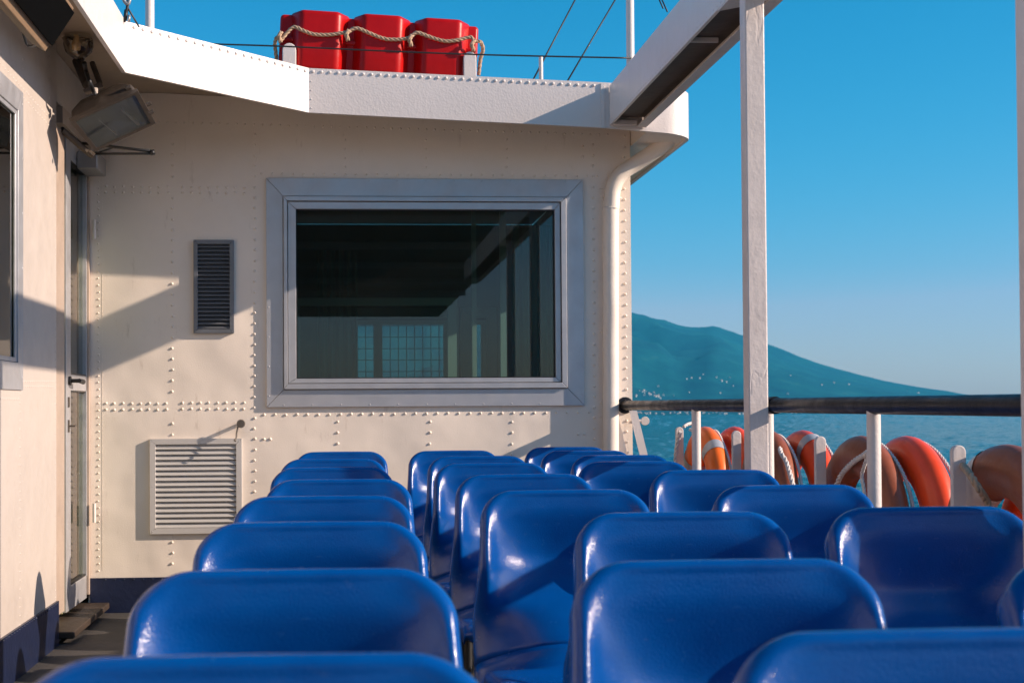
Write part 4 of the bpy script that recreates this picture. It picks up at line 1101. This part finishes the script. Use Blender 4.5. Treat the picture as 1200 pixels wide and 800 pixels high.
aw = thing('deck_awning', 'broad flat awning roof over the aft deck, mirrored faintly in the big window', 'awning', (0, -4, 3.3))
bm = BM(); box(bm, (-3, -21, 3.30), (2.3, -1.02, 3.34)); obj('roof_sheet', bm, 'soffit', aw)
bm = BM()
for y in (-1.4, -4.2, -7.0, -9.8, -12.6): box(bm, (-3, y - .04, 3.20), (2.3, y + .04, 3.298))
obj('beam', bm, 'white', aw)

# ------------------------------------------------------------------ light, sky, haze
S = Vector((1, -.28, .435)); el = math.atan2(.435, math.hypot(1, .28)); az = math.atan2(1, -.28)
sd = bpy.data.lights.new('sun', 'SUN'); so = bpy.data.objects.new('sun', sd); COL.objects.link(so)
sd.energy = 4.35; sd.angle = math.radians(.5); sd.color = (1.0, .81, .65)
so.rotation_euler = (-S).to_track_quat('-Z', 'Y').to_euler()
w = bpy.data.worlds.new('World'); sc.world = w; w.use_nodes = True; nt = w.node_tree
bg = nt.nodes['Background']; sky = nt.nodes.new('ShaderNodeTexSky'); sky.sky_type = 'NISHITA'; sky.sun_disc = False
sky.sun_elevation = el; sky.sun_rotation = az; sky.air_density = 1.0; sky.dust_density = .45; sky.ozone_density = 5.6
sp_ = nt.nodes.new('ShaderNodeSeparateColor'); cb_ = nt.nodes.new('ShaderNodeCombineColor'); nt.links.new(sky.outputs[0], sp_.inputs[0])
def mth(op, a, b):
    n_ = nt.nodes.new('ShaderNodeMath'); n_.operation = op
    for k_, v_ in enumerate((a, b)):
        if isinstance(v_, (int, float)): n_.inputs[k_].default_value = v_
        else: nt.links.new(v_, n_.inputs[k_])
    return n_.outputs[0]
red = mth('MINIMUM', mth('DIVIDE', mth('POWER', sp_.outputs[0], 3.4), 8.5), mth('MULTIPLY', sp_.outputs[0], 1.12))   # cooler grade of the clear sky
nt.links.new(red, cb_.inputs[0]); nt.links.new(mth('MULTIPLY', sp_.outputs[1], .96), cb_.inputs[1]); nt.links.new(mth('MULTIPLY', sp_.outputs[2], 1.06), cb_.inputs[2])
nt.links.new(cb_.outputs[0], bg.inputs['Color'])
bg.inputs['Strength'].default_value = .085
m = bpy.data.materials.new('haze_air'); m.use_nodes = True; nt = m.node_tree; nt.nodes.clear()
out = nt.nodes.new('ShaderNodeOutputMaterial'); pv = nt.nodes.new('ShaderNodeVolumePrincipled')
pv.inputs['Color'].default_value = (.06, .62, 1.0, 1); pv.inputs['Density'].default_value = .00012; pv.inputs['Anisotropy'].default_value = .1
nt.links.new(pv.outputs[0], out.inputs['Volume'])
bm = BM(); box(bm, (-3500, -600, SEA - 8), (3800, 4300, 420)); tag(obj('haze', bm, m), kind='stuff')

sc.view_settings.view_transform = 'Standard'; sc.view_settings.look = 'None'; sc.view_settings.exposure = 0.82; sc.view_settings.gamma = 1
sc.cycles.max_bounces = 8; sc.cycles.transparent_max_bounces = 16; sc.cycles.volume_bounces = 0
